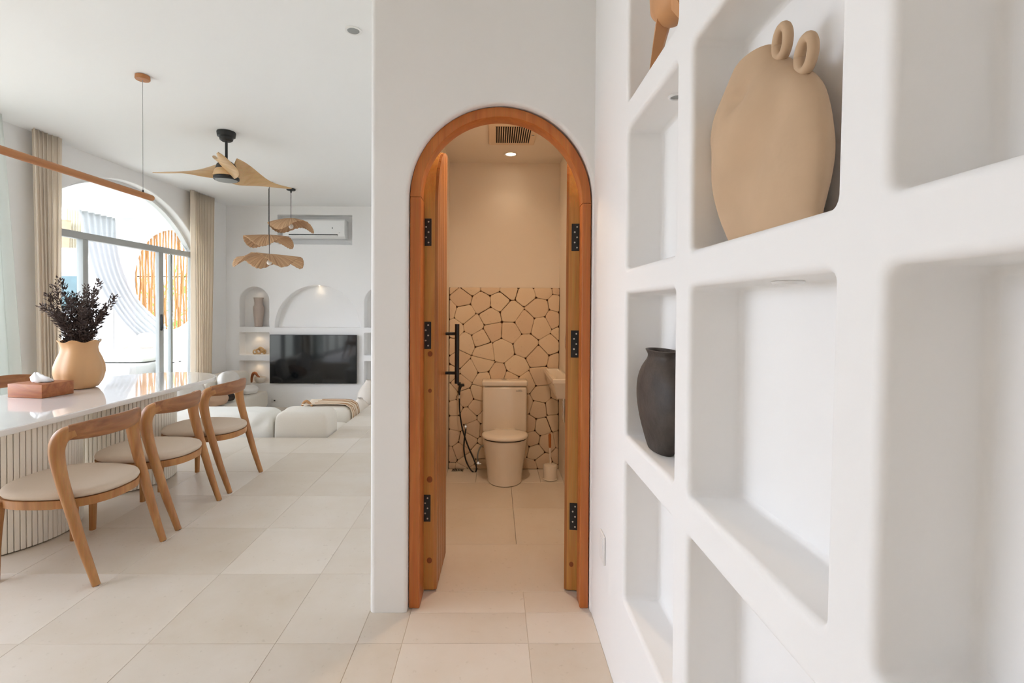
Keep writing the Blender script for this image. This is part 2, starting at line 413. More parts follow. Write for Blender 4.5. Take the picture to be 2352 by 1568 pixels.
# the opening runs to the floor: build the face as left pier, right sliver and the spandrel above
def door_wall():
    o = Vector((0, YD, 0)); lip = .014
    out = [(XB + er, -.03), (DX0 - lip, -.03)]
    arch = [(p[0], p[1]) for p in dl[2:]]          # right spring -> left spring
    off = [((DX0 + DX1) / 2 + ((DX1 - DX0) / 2 + lip) * cos(pi * k / 40), DSP + (.428 + lip) * sin(pi * k / 40)) for k in range(41)]
    xr = XR + .16
    poly = out + off[::-1] + [(DX1 + lip, -.03), (xr, -.03), (xr, H), (XB + er, H)]
    bm = bmesh.new(); vs = [bm.verts.new((p[0], YD, p[1])) for p in poly]
    f = bm.faces.new(vs); bm.normal_update(); bmesh.ops.triangulate(bm, faces=[f]); bm.verts.index_update()
    g = G(); g.add([v.co.copy() for v in bm.verts], [[q.index for q in f.verts] for f in bm.faces]); bm.free(); nf = len(g.f)
    path = [(DX0, -.03)] + arch[::-1] + [(DX1, -.03)]
    nrm = [(-1, 0)] + [(-cos(pi * k / 40), sin(pi * k / 40)) for k in range(41)] + [(1, 0)]
    rings = []
    for k in range(7):
        a = pi / 2 * k / 6; e = lip * (1 - sin(a)); rings.append([(p[0] + q[0] * e, YD + lip * (1 - cos(a)), p[1] + q[1] * e) for p, q in zip(path, nrm)])
    rings.append([(p[0], YD + .16, p[1]) for p in path]); g.add(*loft(rings, False, False, False))
    rings = []
    for k in range(7):
        a = pi / 2 * k / 6; rings.append([(XB + er - er * sin(a), YD + er - er * cos(a), z) for z in (-.03, H)])
    rings.append([(XB, YF + .2, -.03), (XB, YF + .2, H)]); g.add(*loft(rings, False, False, False))
    return struct(g.mk('wall_bathroom', 'plaster', angle=50, flat=range(nf)))
door_wall()

# bathroom shell
def quad(name, m, *pts): return struct(mk(name, pts, [tuple(range(len(pts)))], m, smooth=False))
g = G()
g.add(*box(BX0 - .1, BX0, YD + .16, BY1, 0, BH)); struct(g.mk('wall_bath_left', 'plaster_bath', smooth=False))
g = G(); g.add(*box(BX1, BX1 + .1, YD + .16, BY1, 0, BH)); struct(g.mk('wall_bath_right', 'plaster_bath', smooth=False))
g = G(); g.add(*box(BX0 - .1, BX1 + .1, BY1, BY1 + .1, 0, BH)); wall_bb = struct(g.mk('wall_bath_back', 'plaster_bath', smooth=False))
g = G(); g.add(*box(BX0 - .1, BX1 + .1, YD + .1601, BY1, BH, BH + .1)); struct(g.mk('ceiling_bath', 'plaster_bath', smooth=False))
# inner face of the door wall, beside and above the opening
g = G(); g.add(*box(BX0 - .1, DX0, YD + .16, YD + .18, 0, BH)); g.add(*box(DX1, BX1 + .1, YD + .16, YD + .18, 0, BH))
pts = [(DX0, DSP)] + [((DX0 + DX1) / 2 - (DX1 - DX0) / 2 * cos(pi * k / 20), DSP + .428 * sin(pi * k / 20)) for k in range(1, 20)] + [(DX1, DSP)]
for a, b in zip(pts, pts[1:]): g.add([(a[0], YD + .165, a[1]), (b[0], YD + .165, b[1]), (b[0], YD + .165, BH), (a[0], YD + .165, BH)], [(0, 1, 2, 3)])
struct(g.mk('wall_bath_front', 'plaster_bath', smooth=False))

# far wall: u = X, v = z
fw_rec = [(arch_loop(-4.60, -4.07, 1.03, 1.485), .20), (rrect(-4.60, -4.07, .527, .93, .015), .20), (rrect(-4.60, -4.07, .01, .416, .015), .20),
          (arch_loop(-3.965, -2.44, 1.02, 1.02 + .001, n=36), .16),
          (arch_loop(-2.36, -1.83, 1.03, 1.485), .20), (rrect(-2.36, -1.83, .527, .93, .015), .20), (rrect(-2.36, -1.83, .01, .416, .015), .20),
          (rrect(-3.915, -2.585, 2.52, 3.045, .01), .17)]
wall_mesh('wall_far', (0, YF, 0), (1, 0, 0), (0, 0, 1), (0, -1, 0), [(XL, PZ), (XB + .02, PZ), (XB + .02, H), (XL, H)], fw_rec, 'plaster', lip=.014)

# left wall: u = Y, v = z, arched window and a tall window nearer
AW0, AW1, AC, AR, AZ = 5.30, 8.15, 6.62, 1.86, 1.17
aw = [(AW0, PZ + .44), (AW1, PZ + .44)]
for k in range(31):
    y = AW1 + (AW0 - AW1) * k / 30; aw.append((y, AZ + sqrt(AR ** 2 - (y - AC) ** 2)))
W2 = (.45, 4.66)
wall_mesh('wall_left', (XL, 0, 0), (0, 1, 0), (0, 0, 1), (1, 0, 0), [(YB, PZ), (YF, PZ), (YF, H), (YB, H)],
          [(aw, -.22), (rrect(W2[0], W2[1], .03, 3.05, .01), -.22)], 'plaster', lip=.014)
struct(mk('wall_back', *box(XL - .2, XR + .2, YB - .15, YB, -.03, H), 'wall_warm_bounce', smooth=False))  # unseen; its warm tint and nearness bounce light onto door wall and niches
struct(mk('ceiling', *box(XL - .25, XR + .3, YB - .2, YF + .25, H, H + .12), 'ceiling_paint', smooth=False))
portal('window_portal_left', (XL - .21, (W2[0] + W2[1]) / 2, 1.54), (radians(90), 0, radians(-90)), W2[1] - W2[0], 3.02)
portal('window_portal_arch', (XL - .23, (AW0 + AW1) / 2, 1.53), (radians(90), 0, radians(-90)), AW1 - AW0, 3.0)

# floors
floor = struct(mk('floor', *box(XL - .25, XR + .2, YB - .2, PY - .02, -.5, -.0022), 'grout', smooth=False))
floor2 = G().add(*box(PX + .02, XR + .2, PY - .02, YF + .2, -.5, -.0022)).mk('floor_beside_lounge', 'grout', smooth=False); struct(floor2)
struct(mk('floor_lounge', *box(XL - .1, PX + .02, PY - .02, YF + .1, -.5, PZ), 'limestone', smooth=False))
g = G(); g.add(*box(XL, PX + .0, PY - .02, PY, PZ, -.0065)); g.add(*box(PX, PX + .02, PY, YF, PZ, -.0065)); struct(g.mk('trim_1', 'limestone', smooth=False))
TX, TY, TX0, TY0, GAP = .523, .533, .143, 2.018, .0018
tile_meshes = {}
def tile(parent, x0, x1, y0, y1, z1=0.0, th=.012, m='limestone'):
    w, d = round(x1 - x0, 4), round(y1 - y0, 4)
    if w < .02 or d < .02: return
    key = (w, d, m)
    if key not in tile_meshes:
        v, f = rbox(-w / 2, w / 2, -d / 2, d / 2, -th, 0, r=.0012, seg=1)
        me = bpy.data.meshes.new('floor_tile'); me.from_pydata(v, [], f); me.materials.append(M[m]); tile_meshes[key] = me
    o = bpy.data.objects.new('floor_tile', tile_meshes[key]); link(o, parent); o.location = ((x0 + x1) / 2, (y0 + y1) / 2, z1)
def tiles(parent, rx, ry, ox, oy, px, py):
    i0 = math.floor((rx[0] - ox) / px); j0 = math.floor((ry[0] - oy) / py)
    i = i0
    while ox + i * px < rx[1]:
        j = j0
        while oy + j * py < ry[1]:
            x0, x1 = max(rx[0], ox + i * px), min(rx[1], ox + (i + 1) * px); y0, y1 = max(ry[0], oy + j * py), min(ry[1], oy + (j + 1) * py)
            if x1 > x0 and y1 > y0: tile(parent, x0 + GAP / 2, x1 - GAP / 2, y0 + GAP / 2, y1 - GAP / 2)
            j += 1
        i += 1
tiles(floor, (XL, XB), (-.6, PY), TX0, TY0, TX, TY)
tiles(floor, (XB, XR), (-.6, YD), TX0, TY0, TX, TY)
tiles(floor, (DX0, DX1), (YD, 2.39), TX0, TY0, TX, TY)
tiles(floor2, (PX, XB), (PY, YF), TX0, TY0, TX, TY)
bfloor = struct(mk('floor_bath', *box(BX0, BX1, 2.39, BY1, -.02, -.0022), 'grout', smooth=False))
for y0, y1, xs in ((2.39, 2.876, (BX0, BX1)), (2.876, 3.39, (BX0, .13, BX1)), (3.39, 3.9, (BX0, .13, BX1)), (3.9, BY1, (BX0, -.15, .37, BX1))):
    for a, b in zip(xs, xs[1:]): tile(bfloor, a + GAP / 2, b - GAP / 2, y0 + GAP / 2, y1 - GAP / 2)

# stone cladding on the bathroom's back wall: irregular stones, each its own piece
SZ = 1.565; SX0, SX1 = BX0 + .006, BX1 - .004
mort = mk('mortar', *box(BX0 + .001, BX1 - .001, BY1 - .008, BY1, 0, SZ), 'mortar', wall_bb, smooth=False)
rs = random.Random(21); seeds = []
tries = 0
while len(seeds) < 96 and tries < 60000:
    tries += 1
    p = (rs.uniform(SX0 - .03, SX1 + .03), rs.uniform(-.03, SZ + .03)); md = .098 + .06 * min(1, max(0, p[1] / SZ)) * rs.uniform(.5, 1.0)
    if all((p[0] - q[0]) ** 2 + (p[1] - q[1]) ** 2 > md * md for q in seeds): seeds.append(p)
def clip(poly, a, b, c):
    out = []
    for i in range(len(poly)):
        p, q = poly[i], poly[(i + 1) % len(poly)]; dp = a * p[0] + b * p[1] - c; dq = a * q[0] + b * q[1] - c
        if dp <= 0: out.append(p)
        if dp * dq < 0: t = dp / (dp - dq); out.append((p[0] + (q[0] - p[0]) * t, p[1] + (q[1] - p[1]) * t))
    return out
for i, p in enumerate(seeds):
    poly = [(SX0, .002), (SX1, .002), (SX1, SZ), (SX0, SZ)]
    for k, q in enumerate(seeds):
        if k == i: continue
        a, b = q[0] - p[0], q[1] - p[1]; L = sqrt(a * a + b * b)
        if L > .6: continue
        e = .0012 + .0034 * noise.noise(((p[0] + q[0]) * 9, (p[1] + q[1]) * 9, 3.1))
        poly = clip(poly, a / L, b / L, (a * (p[0] + q[0]) + b * (p[1] + q[1])) / 2 / L - e)
        if len(poly) < 3: break
    if len(poly) < 3: continue
    area = abs(sum(poly[n][0] * poly[(n + 1) % len(poly)][1] - poly[(n + 1) % len(poly)][0] * poly[n][1] for n in range(len(poly)))) / 2
    if area < .0012: continue
    # soften corners and roughen the outline
    pts = []
    for n in range(len(poly)):
        A, B = poly[n], poly[(n + 1) % len(poly)]; L = sqrt((A[0] - B[0]) ** 2 + (A[1] - B[1]) ** 2)
        c = min(.14, .012 / max(L, 1e-4))
        for t in ((c, 1 - c) if L < .05 else (c, .36, .66, 1 - c)): pts.append((A[0] + (B[0] - A[0]) * t, A[1] + (B[1] - A[1]) * t))
    cx = sum(q[0] for q in pts) / len(pts); cz = sum(q[1] for q in pts) / len(pts); th = .026 + rs.uniform(-.004, .004)
    pts = [(x + .0022 * noise.noise((x * 60, z * 60, i)), z + .0022 * noise.noise((x * 60 + 9, z * 60, i))) for x, z in pts]
    ins = lambda e: [(x + (cx - x) * e, z + (cz - z) * e) for x, z in pts]
    rings = [[(x, BY1 - .004, z) for x, z in pts], [(x, BY1 - th + .006, z) for x, z in pts], [(x, BY1 - th + .001, z) for x, z in ins(.035)], [(x, BY1 - th, z) for x, z in ins(.10)]]
    mk('stone', *loft(rings), 'wall_stone', wall_bb, angle=60, origin=(cx, BY1, cz))

# door frame: two jambs and the arched head, one continuous section
fr = bpy.data.objects.new('door_1', None); link(fr); LOC['door_1'] = Vector((0, 0, 0)); fr['kind'] = 'structure'
FY0, FY1, FW = YD + .028, YD + .113, .05
TIL = .030                                  # the right side sits a little lower than the left
def fz(x, z): return z
def jamb(x0, x1, ztop, name): bx(name, 'door_frame_wood', fr, x0, x1, FY0, YD + .158, .0, ztop, r=.006, seg=3)
XC, RO = (DX0 + DX1) / 2, (DX1 - DX0) / 2 - .004
jamb(XC - RO, XC - RO + FW, DSP + .012, 'jamb'); bx('jamb', 'door_frame_wood', fr, XC + RO - FW + .010, XC + RO, FY0, FY1, .0, DSP - .012, r=.006, seg=3)
rings = []
for k in range(49):
    FW = .05 - .010 * k / 48; a = pi - pi * k / 48; zs = DSP + .012 - .024 * k / 48
    ring = []
    for r, y in ((RO, FY0 + .006), (RO, FY1), (RO - FW, FY1), (RO - FW, FY0 + .006), (RO - FW + .002, FY0 + .002), (RO - FW + .006, FY0), (RO - .006, FY0), (RO - .002, FY0 + .002)):
        ring.append((XC + r * cos(a), y, zs + (r + .008) * sin(a)))
    rings.append(ring)
mk('frame_arch', *loft(rings), 'door_frame_wood', fr, angle=30)

# door leaves, both swung inward
LT, LW_ = .052, .366
def leaf(name, x_hinge_side, x_face, free_y, label, zoff):
    """x range x0..x1 of the leaf, opened so that its hinge edge faces the camera at y0"""
    x0, x1 = min(x_hinge_side, x_face), max(x_hinge_side, x_face)
    y0 = YD + .168; y1 = y0 + free_y; R = .372
    n = 18; prof = [(y0, .008)]
    prof += [(y1, .008)]
    for k in range(n + 1):
        a = pi / 2 * k / n; prof.append((y1 - R * sin(a) * (free_y - 0) / R, DSP - .03 + zoff + R * cos(a)))
    o = struct(mk(name, *loft([[(x0, y, z) for y, z in prof], [(x1, y, z) for y, z in prof]]), 'door_edge_wood', smooth=False))
    return o, y0, y1, prof
LX0, LX1, RX0, RX1 = -.353, -.297, .355, .408
lf, ly0, ly1, lprof = leaf('door_2', LX0, LX1, LW_, '', .012)
rf, ry0, ry1, rprof = leaf('door_3', RX0, RX1, LW_, '', -.012)
# plank boards on the face of the left leaf (towards the opening), and on the right one
def arch_z(y, y0, y1, zoff):
    t = min(1, max(0, (y1 - y) / (y1 - y0))); return DSP - .03 + zoff + .372 * sqrt(max(0, 1 - t * t))
def boards(parent, xa, xb, y0, y1, zoff, n=5):
    w = (y1 - y0) / n
    for k in range(n):
        a, b = y0 + k * w + .0015, y0 + (k + 1) * w - .0015
        top = [(a + (b - a) * t / 5, arch_z(a + (b - a) * t / 5, y0, y1, zoff) - .004) for t in range(6)]
        prof = [(a, .01), (b, .01)] + top[::-1]
        mk('board', *loft([[(xa, y, z) for y, z in prof], [(xb, y + (.002 if y < (a + b) / 2 else -.002), z) for y, z in prof]]), 'door_face_wood', parent, smooth=False, origin=(xa, a, .9))
boards(lf, LX1, LX1 + .014, ly0 + .0, ly1, .012)
boards(rf, RX0, RX0 - .012, ry0 + .0, ry1, -.012)
# hinges
def hinge(parent, x0, x1, y, zc, knx):
    g = G(); g.add(*rbox(x0, x1, y - .0035, y - .0003, zc - .066, zc + .066, r=.001, seg=1)); g.add(*tube([(knx, y - .004, zc - .066), (knx, y - .004, zc + .066)], .0055, 8))
    h = g.mk('hinge', 'black_metal', parent, angle=35)
    for k in range(5):
        mk('screw', *lathe([(.0, -.002), (.0042, -.002), (.0042, .001), (.0, .001)], (0, 0, 0), 8, cap0=False, cap1=False), 'steel_screw', h)
        s = h.children[-1]; s.data.transform(Matrix.Translation((x0 + (x1 - x0) * (.38 if k % 2 else .66), y - .0036, zc + .05 - .025 * k)) @ Matrix.Rotation(pi / 2, 4, 'X'))
        s.data.transform(Matrix.Translation(-LOC[h.name]))
for zc in (1.756, 1.255, .41): hinge(lf, LX0 - .002, LX0 + .040, ly0, zc, LX0 - .003)
for zc in (1.735, 1.217, .372): hinge(rf, RX1 - .040, RX1, ry0, zc, RX1 + .003)
# black pull handle on the left leaf
hx, hy = -.220, ly1 - .045
g = G(); g.add(*tube([(hx, hy, .972), (hx, hy, 1.30)], .0125, 14))
for z in (1.03, 1.247): g.add(*tube([(LX1 + .012, hy, z), (hx, hy, z)], .009, 10))
g.mk('pull_handle', 'black_metal', lf)
# round wood plugs and knots
def plug(parent, x, y, z, r, nm):
    v, f = lathe([(0, 0), (r, 0), (r * .96, .0012), (0, .0016)], (0, 0, 0), 14, 1, 1.15, False, False)
    v = [(x + a, y - c, z + b) for a, b, c in v]; mk(nm, v, f, 'knot_wood', parent)
for z, r in ((1.165, .012), (.152, .013)): plug(lf, -.318, ly0, z, r, 'wood_plug')
for z, r in ((.985, .009), (.55, .014)): plug(lf, -.318, ly0, z, r, 'wood_knot')
plug(rf, .378, ry0, .135, .011, 'wood_plug')

# the leaves do not stand quite square: turn each about its hinge edge
def swing(o, x, y, deg):
    R = Matrix.Translation((x, y, 0)) @ Matrix.Rotation(radians(deg), 4, 'Z') @ Matrix.Translation((-x, -y, 0)); o.matrix_world = R
swing(lf, LX1, ly0, -1.5); swing(rf, RX0, ry0, -8.5)

# windows
def window_frame(name, bars, panes):
    w = bpy.data.objects.new(name, None); link(w); LOC[name] = Vector((0, 0, 0)); w['kind'] = 'structure'
    for nm, d in bars: bx(nm, 'alu_frame', w, *d, r=.006)
    for v in panes: mk('glass_pane', v, [tuple(range(len(v)))], 'glass', w, smooth=False)
    return w
fx0, fx1 = XL - .20, XL - .12
arc = lambda y, e=0: AZ + sqrt((AR - e) ** 2 - (y - AC) ** 2)
xg = (fx0 + fx1) / 2
top = [(xg, AW0 + (AW1 - AW0) * k / 24, arc(AW0 + (AW1 - AW0) * k / 24)) for k in range(25)]
def pane(y0, y1, z0, z1, x=xg): return [(x, y0, z0), (x, y1, z0), (x, y1, z1), (x, y0, z1)]
w1 = window_frame('window_1',
    [('transom', (fx0, fx1, AW0, AW1, 2.19, 2.275)), ('mullion', (fx0, fx1, 5.97, 6.05, .02, 2.19)), ('mullion', (fx0 + .02, fx1, 7.31, 7.41, .02, 2.19)),
     ('mullion', (fx0 - .03, fx0 + .02, 7.66, 7.71, .02, 2.19)), ('jamb_bar', (fx0, fx1, AW0, AW0 + .05, .02, 2.19)), ('jamb_bar', (fx0, fx1, AW1 - .05, AW1, .02, 2.19)), ('sill_bar', (fx0, fx1, AW0, AW1, .02, .06))],
    [[(xg, AW0, 2.275), (xg, AW1, 2.275)] + top[::-1], pane(AW0 + .05, 5.97, .06, 2.19), pane(7.41, AW1 - .05, .06, 2.19), pane(6.95, 7.66, .06, 2.17, fx0 - .005)])
# slim arched outer frame
for_e = [[(fx0, y, arc(y, 0)), (fx1, y, arc(y, 0)), (fx1, y, arc(y, .045)), (fx0, y, arc(y, .045))] for y in [AW0 + (AW1 - AW0) * k / 32 for k in range(33)]]
mk('arch_bar', *loft(for_e), 'outdoor_white', w1, angle=30)
g = G(); g.add(*rbox(fx1, fx1 + .018, 7.33, 7.36, 1.03, 1.27, r=.005)); g.add(*rbox(fx1 + .012, fx1 + .03, 7.335, 7.355, 1.06, 1.24, r=.006)); g.mk('door_handle', 'black_metal', w1)
for y in (7.62, 7.78): mk('lock', *lathe([(0, 0), (.016, 0), (.016, .01), (0, .01)], (fx1 + .0, y, .52), 12, cap0=False, cap1=False), 'black_metal', w1)
def simple_window(name, axis, a0, a1, c, z0, z1, n):
    bars = []; panes = []
    B = lambda u0, u1, zz0, zz1: (c - .03, c + .03, u0, u1, zz0, zz1) if axis == 'y' else (u0, u1, c - .03, c + .03, zz0, zz1)
    bars += [('rail', B(a0, a1, z0, z0 + .05)), ('rail', B(a0, a1, z1 - .05, z1))]
    for k in range(n + 1):
        u = a0 + .025 + (a1 - a0 - .05) * k / n; bars.append(('stile', B(u - .025, u + .025, z0 + .05, z1 - .05)))
    P = (lambda u, z: (c, u, z)) if axis == 'y' else (lambda u, z: (u, c, z))
    window_frame(name, bars, panes)
simple_window('window_2', 'y', W2[0], W2[1], XL - .15, .03, 3.05, 5)


# curtains
def curtain(name, label, m, y0, y1, xc, z0, z1, pleats, amp, y1b=None, y0b=None, group=None, th=.002):
    y1b = y1 if y1b is None else y1b; y0b = y0 if y0b is None else y0b
    ph = rnd.uniform(0, 6)
    def fn(u, v):
        z = z0 + (z1 - z0) * v; k = 1 - v
        a = y0 + (y0b - y0) * k; b = y1 + (y1b - y1) * k
        s = 2 * pi * pleats * u + ph + .5 * sin(3 * u * pi + 2 * v)
        return (xc + amp * sin(s) * (.8 + .4 * k) + .012 * sin(5 * u + 3 * v), a + (b - a) * u + .012 * sin(2 * s), z)
    o = mk(name, *grid(int(pleats * 12), 14, fn), m, angle=180, origin=(xc, (y0 + y1) / 2, z0)); solid(o, th)
    return tag(o, label, 'curtain', group)
cg = 'curtains along the window wall'
curtain('sheer_curtain', 'white sheer curtain bunched beside the nearest window, at the left picture edge', 'sheer_white', 4.25, 4.70, XL + .14, .01, H - .005, 6, .035, y1b=4.95, group=cg)
curtain('window_curtain', 'cream pleated curtain hanging at the left side of the arched window', 'curtain_cream', 5.07, 5.38, XL + .12, .01, H - .005, 6, .03, y0b=5.12, y1b=5.36, group=cg)
curtain('window_curtain', 'cream pleated curtain at the right side of the arched window, by the room corner', 'curtain_cream', 7.70, 8.27, XL + .12, PZ + .43, H - .005, 8, .035, y1b=8.2, group=cg)

# ------------------------------------------------------------------ dining table
TC = (-3.02, 3.47); TZ = .75
tb = thing('dining_table', 'long white oval dining table on two fluted round pedestals', 'table', (TC[0], TC[1], 0))
def stadium(hw, hl, z, n=24):
    out = []
    for k in range(n + 1): a = pi * k / n; out.append((TC[0] + hw * cos(a), TC[1] + hl - hw + hw * sin(a), z))
    for k in range(n + 1): a = pi + pi * k / n; out.append((TC[0] + hw * cos(a), TC[1] - hl + hw + hw * sin(a), z))
    return out
rings = [stadium(.488, 1.348, TZ - .036), stadium(.497, 1.357, TZ - .033), stadium(.5, 1.36, TZ - .028), stadium(.5, 1.36, TZ - .004), stadium(.497, 1.357, TZ - .001), stadium(.493, 1.353, TZ)]
v, f = loft(rings); mk('table_top', v, f, 'table_white', tb, angle=35, flat=(len(f) - 2, len(f) - 1))
NS = 96; RP = .40
v, f = rbox(-.0119, .0119, -.012, .008, 0, TZ - .052, r=.005, seg=2)
slat_me = bpy.data.meshes.new('slat'); slat_me.from_pydata(v, [], f); slat_me.materials.append(M['slat_white'])
for y in (3.0, 3.95):
    pd = mk('pedestal', *lathe([(RP - .018, .004), (RP - .018, TZ - .05), (RP - .004, TZ - .05), (RP - .004, TZ - .036)], (TC[0], y, 0), 64), 'slat_core', tb, origin=(TC[0], y, 0))
    for k in range(NS):
        a = 2 * pi * k / NS; o = bpy.data.objects.new('slat', slat_me); link(o, pd)
        o.location = ((RP - .008) * cos(a), (RP - .008) * sin(a), .006); o.rotation_euler = (0, 0, a - pi / 2)

# ------------------------------------------------------------------ dining chairs (local: +y towards the table, x across)
def make_chair():
    t = thing('dining_chair', 'x', 'chair')
    for s in (-1, 1):
        p = [(s * .235, -.27, .0), (s * .236, -.235, .10), (s * .24, -.197, .215), (s * .243, -.148, .38), (s * .245, -.105, .53), (s * .245, -.082, .64), (s * .242, -.082, .70), (s * .228, -.098, .742), (s * .195, -.128, .758)]
        lg = mk('leg', *tube(cr(p, 6), [.0185, .021, .024, .027, .030, .034, .037, .038, .036], 12, ex=1.75, up=(1, 0, 0)), 'oak', t)
        mk('foot_pad', *lathe([(.012, -.0), (.0125, .006)], (s * .235, -.27, -.0005), 12), 'black_rubber', lg)
        fp = [(s * .222, .262, .0), (s * .222, .258, .2), (s * .218, .245, .405)]
        lg = mk('leg', *tube(cr(fp, 4), [.017, .021, .025], 10, ex=2.6, up=(1, 0, 0)), 'oak', t)
        mk('foot_pad', *lathe([(.011, 0), (.0115, .006)], (s * .222, .262, -.0005), 12), 'black_rubber', lg)
    # curved back rail
    rings = []; n = 25
    for i in range(n):
        q = -1 + 2 * i / (n - 1); x = .222 * q; y = -.200 + .082 * abs(q) ** 2.4; z = .756 + .004 * (1 - q * q)
        hh = .050 - .013 * abs(q) ** 3; ht = .0145 + .008 * abs(q) ** 2
        dx, dy = .222, .082 * 2.4 * abs(q) ** 1.4 * (1 if q > 0 else -1); L = sqrt(dx * dx + dy * dy); nx, ny = -dy / L, dx / L
        ring = []
        for k in range(16):
            a = 2 * pi * k / 16; c_, s_ = cos(a), sin(a); kk = (abs(c_) ** 4 + abs(s_) ** 4) ** -.25
            off = c_ * kk * ht; zz = s_ * kk * hh; off -= .12 * zz      # leaning back a little
            ring.append((x + nx * off, y + ny * off, z + zz))
        rings.append(ring)
    mk('back_rail', *loft(rings), 'oak_rail', t, angle=60)
    # seat
    def outline(sx, sy, n=40, e=2.5, yo=.05):
        out = []
        for k in range(n):
            a = 2 * pi * k / n; c_, s_ = cos(a), sin(a); kk = (abs(c_) ** e + abs(s_) ** e) ** (-1 / e)
            tap = 1 + .06 * s_; out.append((sx * c_ * kk * tap, yo + sy * s_ * kk))
        return out
    rings = [[(x, y, z) for x, y in outline(a, b)] for a, b, z in ((.225, .26, .414), (.243, .278, .420), (.250, .285, .432), (.250, .285, .442), (.243, .278, .455), (.222, .257, .464), (.17, .18, .469), (.08, .09, .471))]
    mk('seat', *loft(rings), 'seat_fabric', t, angle=60)
    o_, i_ = outline(.247, .282), outline(.216, .251)
    rings = [[(x, y, .374) for x, y in i_], [(x, y, .374) for x, y in o_], [(x, y, .416) for x, y in outline(.250, .285)], [(x, y, .416) for x, y in i_], [(x, y, .374) for x, y in i_]]
    mk('seat_frame', *loft(rings, False, False), 'oak', t, angle=30)
    return t
chair0 = make_chair()
def dup(root):
    r = root.copy(); link(r)
    for ch in list(root.children):
        c = ch.copy(); link(c, r)
        for q in ch.children: d = q.copy(); link(d, c)
    return r
CH = [((-2.24, 2.69), 90, 'oak dining chair with beige seat nearest the camera, cut by the picture edge'), ((-2.24, 3.29), 90, 'oak dining chair with beige seat, middle one of the three on the near side'),
      ((-2.24, 3.91), 90, 'oak dining chair with beige seat on the near side, closest to the sofa'), ((-3.86, 4.07), -90, 'oak dining chair across the table, only its curved back showing behind the tissue box')]
chairs = [chair0] + [dup(chair0) for _ in CH[1:]]
for o, ((x, y), r, lb) in zip(chairs, CH):
    o.location = (x, y, 0.0005); o.rotation_euler = (0, 0, radians(r + {0: -2, 1: 1, 2: -1, 3: 2}[CH.index(((x, y), r, lb))])); tag(o, lb, 'chair', 'oak chairs around the dining table')

# vase with dried branches, tissue box
VX, VY = -3.24, 3.86
fl = lambda a, z: 1 + .045 * (abs(cos(4 * a)) - .5) * min(1, max(.15, z / .2))
vt = thing('table_vase', 'ochre lobed ceramic vase with wavy rim, standing on the dining table', 'vase', (VX, VY, TZ))
prof = [(.10, 0), (.125, .01), (.158, .06), (.174, .125), (.172, .18), (.152, .24), (.130, .29), (.124, .325), (.134, .36), (.147, .378), (.143, .380), (.128, .362), (.118, .325), (.124, .29), (.145, .24), (.163, .18), (.16, .10), (.09, .02)]
rings = []
for r, z in prof:
    ring = []
    for j in range(64):
        a = 2 * pi * j / 64; q = r * (1 + .075 * (abs(cos(3 * a + .4)) - .55)); q *= .9; zz = z * .97 + (.010 * cos(6 * a + .8) if z > .355 else 0)
        ring.append((VX + q * cos(a), VY + q * sin(a), TZ + zz))
    rings.append(ring)
mk('vase_body', *loft(rings), 'vase_ochre', vt, angle=60)
pl = thing('dried_branches', 'dark purple-brown dried leafy branches standing in the ochre vase', 'branches', (VX, VY, TZ + .03))
rb = random.Random(5)
tips = [(-.20, .05, .86), (-.24, .0, .74), (-.15, -.05, .80), (-.08, .05, .74), (-.02, -.06, .70), (.04, .04, .74), (.09, -.03, .80), (.13, .03, .84), (.17, -.05, .76), (.27, .02, .72), (.16, .06, .64), (-.26, -.04, .64), (-.22, .05, .58), (-.1, .1, .68), (.05, .1, .66), (-.16, .1, .70), (.0, .02, .66), (-.12, -.09, .60), (.1, -.08, .62), (-.04, -.1, .58), (.19, .0, .58)]
for tx, ty, tz in tips:
    b0 = Vector((VX + tx * .25, VY + ty * .3, TZ + .05)); tip = Vector((VX + tx, VY + ty, TZ + tz))
    mid = Vector((VX + tx * .36, VY + ty * .5, TZ + .40)); path = cr([b0, mid, mid.lerp(tip, .55) + Vector((rb.uniform(-.02, .02), rb.uniform(-.02, .02), .015)), tip], 8)
    st = mk('branch', *tube(path, [.0035, .003, .0022, .0012], 5), 'stem_dark', pl)
    g = G(); n = len(path)
    for i in range(int(n * .28), n):
        for k in range(9):
            t = rb.random(); q = path[i - 1].lerp(path[i], t); ax = (path[i] - path[i - 1]).normalized()
            side = ax.cross(Vector((rb.uniform(-1, 1), rb.uniform(-1, 1), rb.uniform(-1, 1)))).normalized(); d = (ax * .75 + side).normalized()
            L = rb.uniform(.024, .046) * (1.1 - .4 * i / n); W = L * .24; w = d.cross(side if abs(d.dot(side)) < .9 else ax).normalized(); nrm = d.cross(w)
            q = q + side * rb.uniform(0, .022)
            g.add([q, q + d * L * .45 + w * W, q + d * L + nrm * .004, q + d * L * .45 - w * W, q + d * L * .45 + nrm * .005], [(0, 1, 4), (1, 2, 4), (2, 3, 4), (3, 0, 4)])
    lv = g.mk('leaves', 'leaf_dark', st, smooth=False); lv['kind'] = 'stuff'
TB = (-3.235, 3.53)
bt = thing('tissue_box', 'square wooden tissue box on the dining table, in front of the ochre vase', 'tissue box', (TB[0], TB[1], TZ))
def trot(pts, c, a): R = Matrix.Rotation(a, 3, 'Z'); return [R @ (Vector(p) - Vector(c)) + Vector(c) for p in pts]
c0 = (TB[0], TB[1], TZ)
v, f = rbox(TB[0] - .14, TB[0] + .14, TB[1] - .11, TB[1] + .11, TZ + .001, TZ + .095, r=.003); mk('box_body', trot(v, c0, radians(-9)), f, 'tissue_wood', bt)
v, f = lathe([(.075, 0), (.08, .002), (.075, .004)], (TB[0], TB[1], TZ + .094), 20, 1, .35); mk('slot', trot(v, c0, radians(-9)), f, 'dark_inside', bt)
v, f = [], []
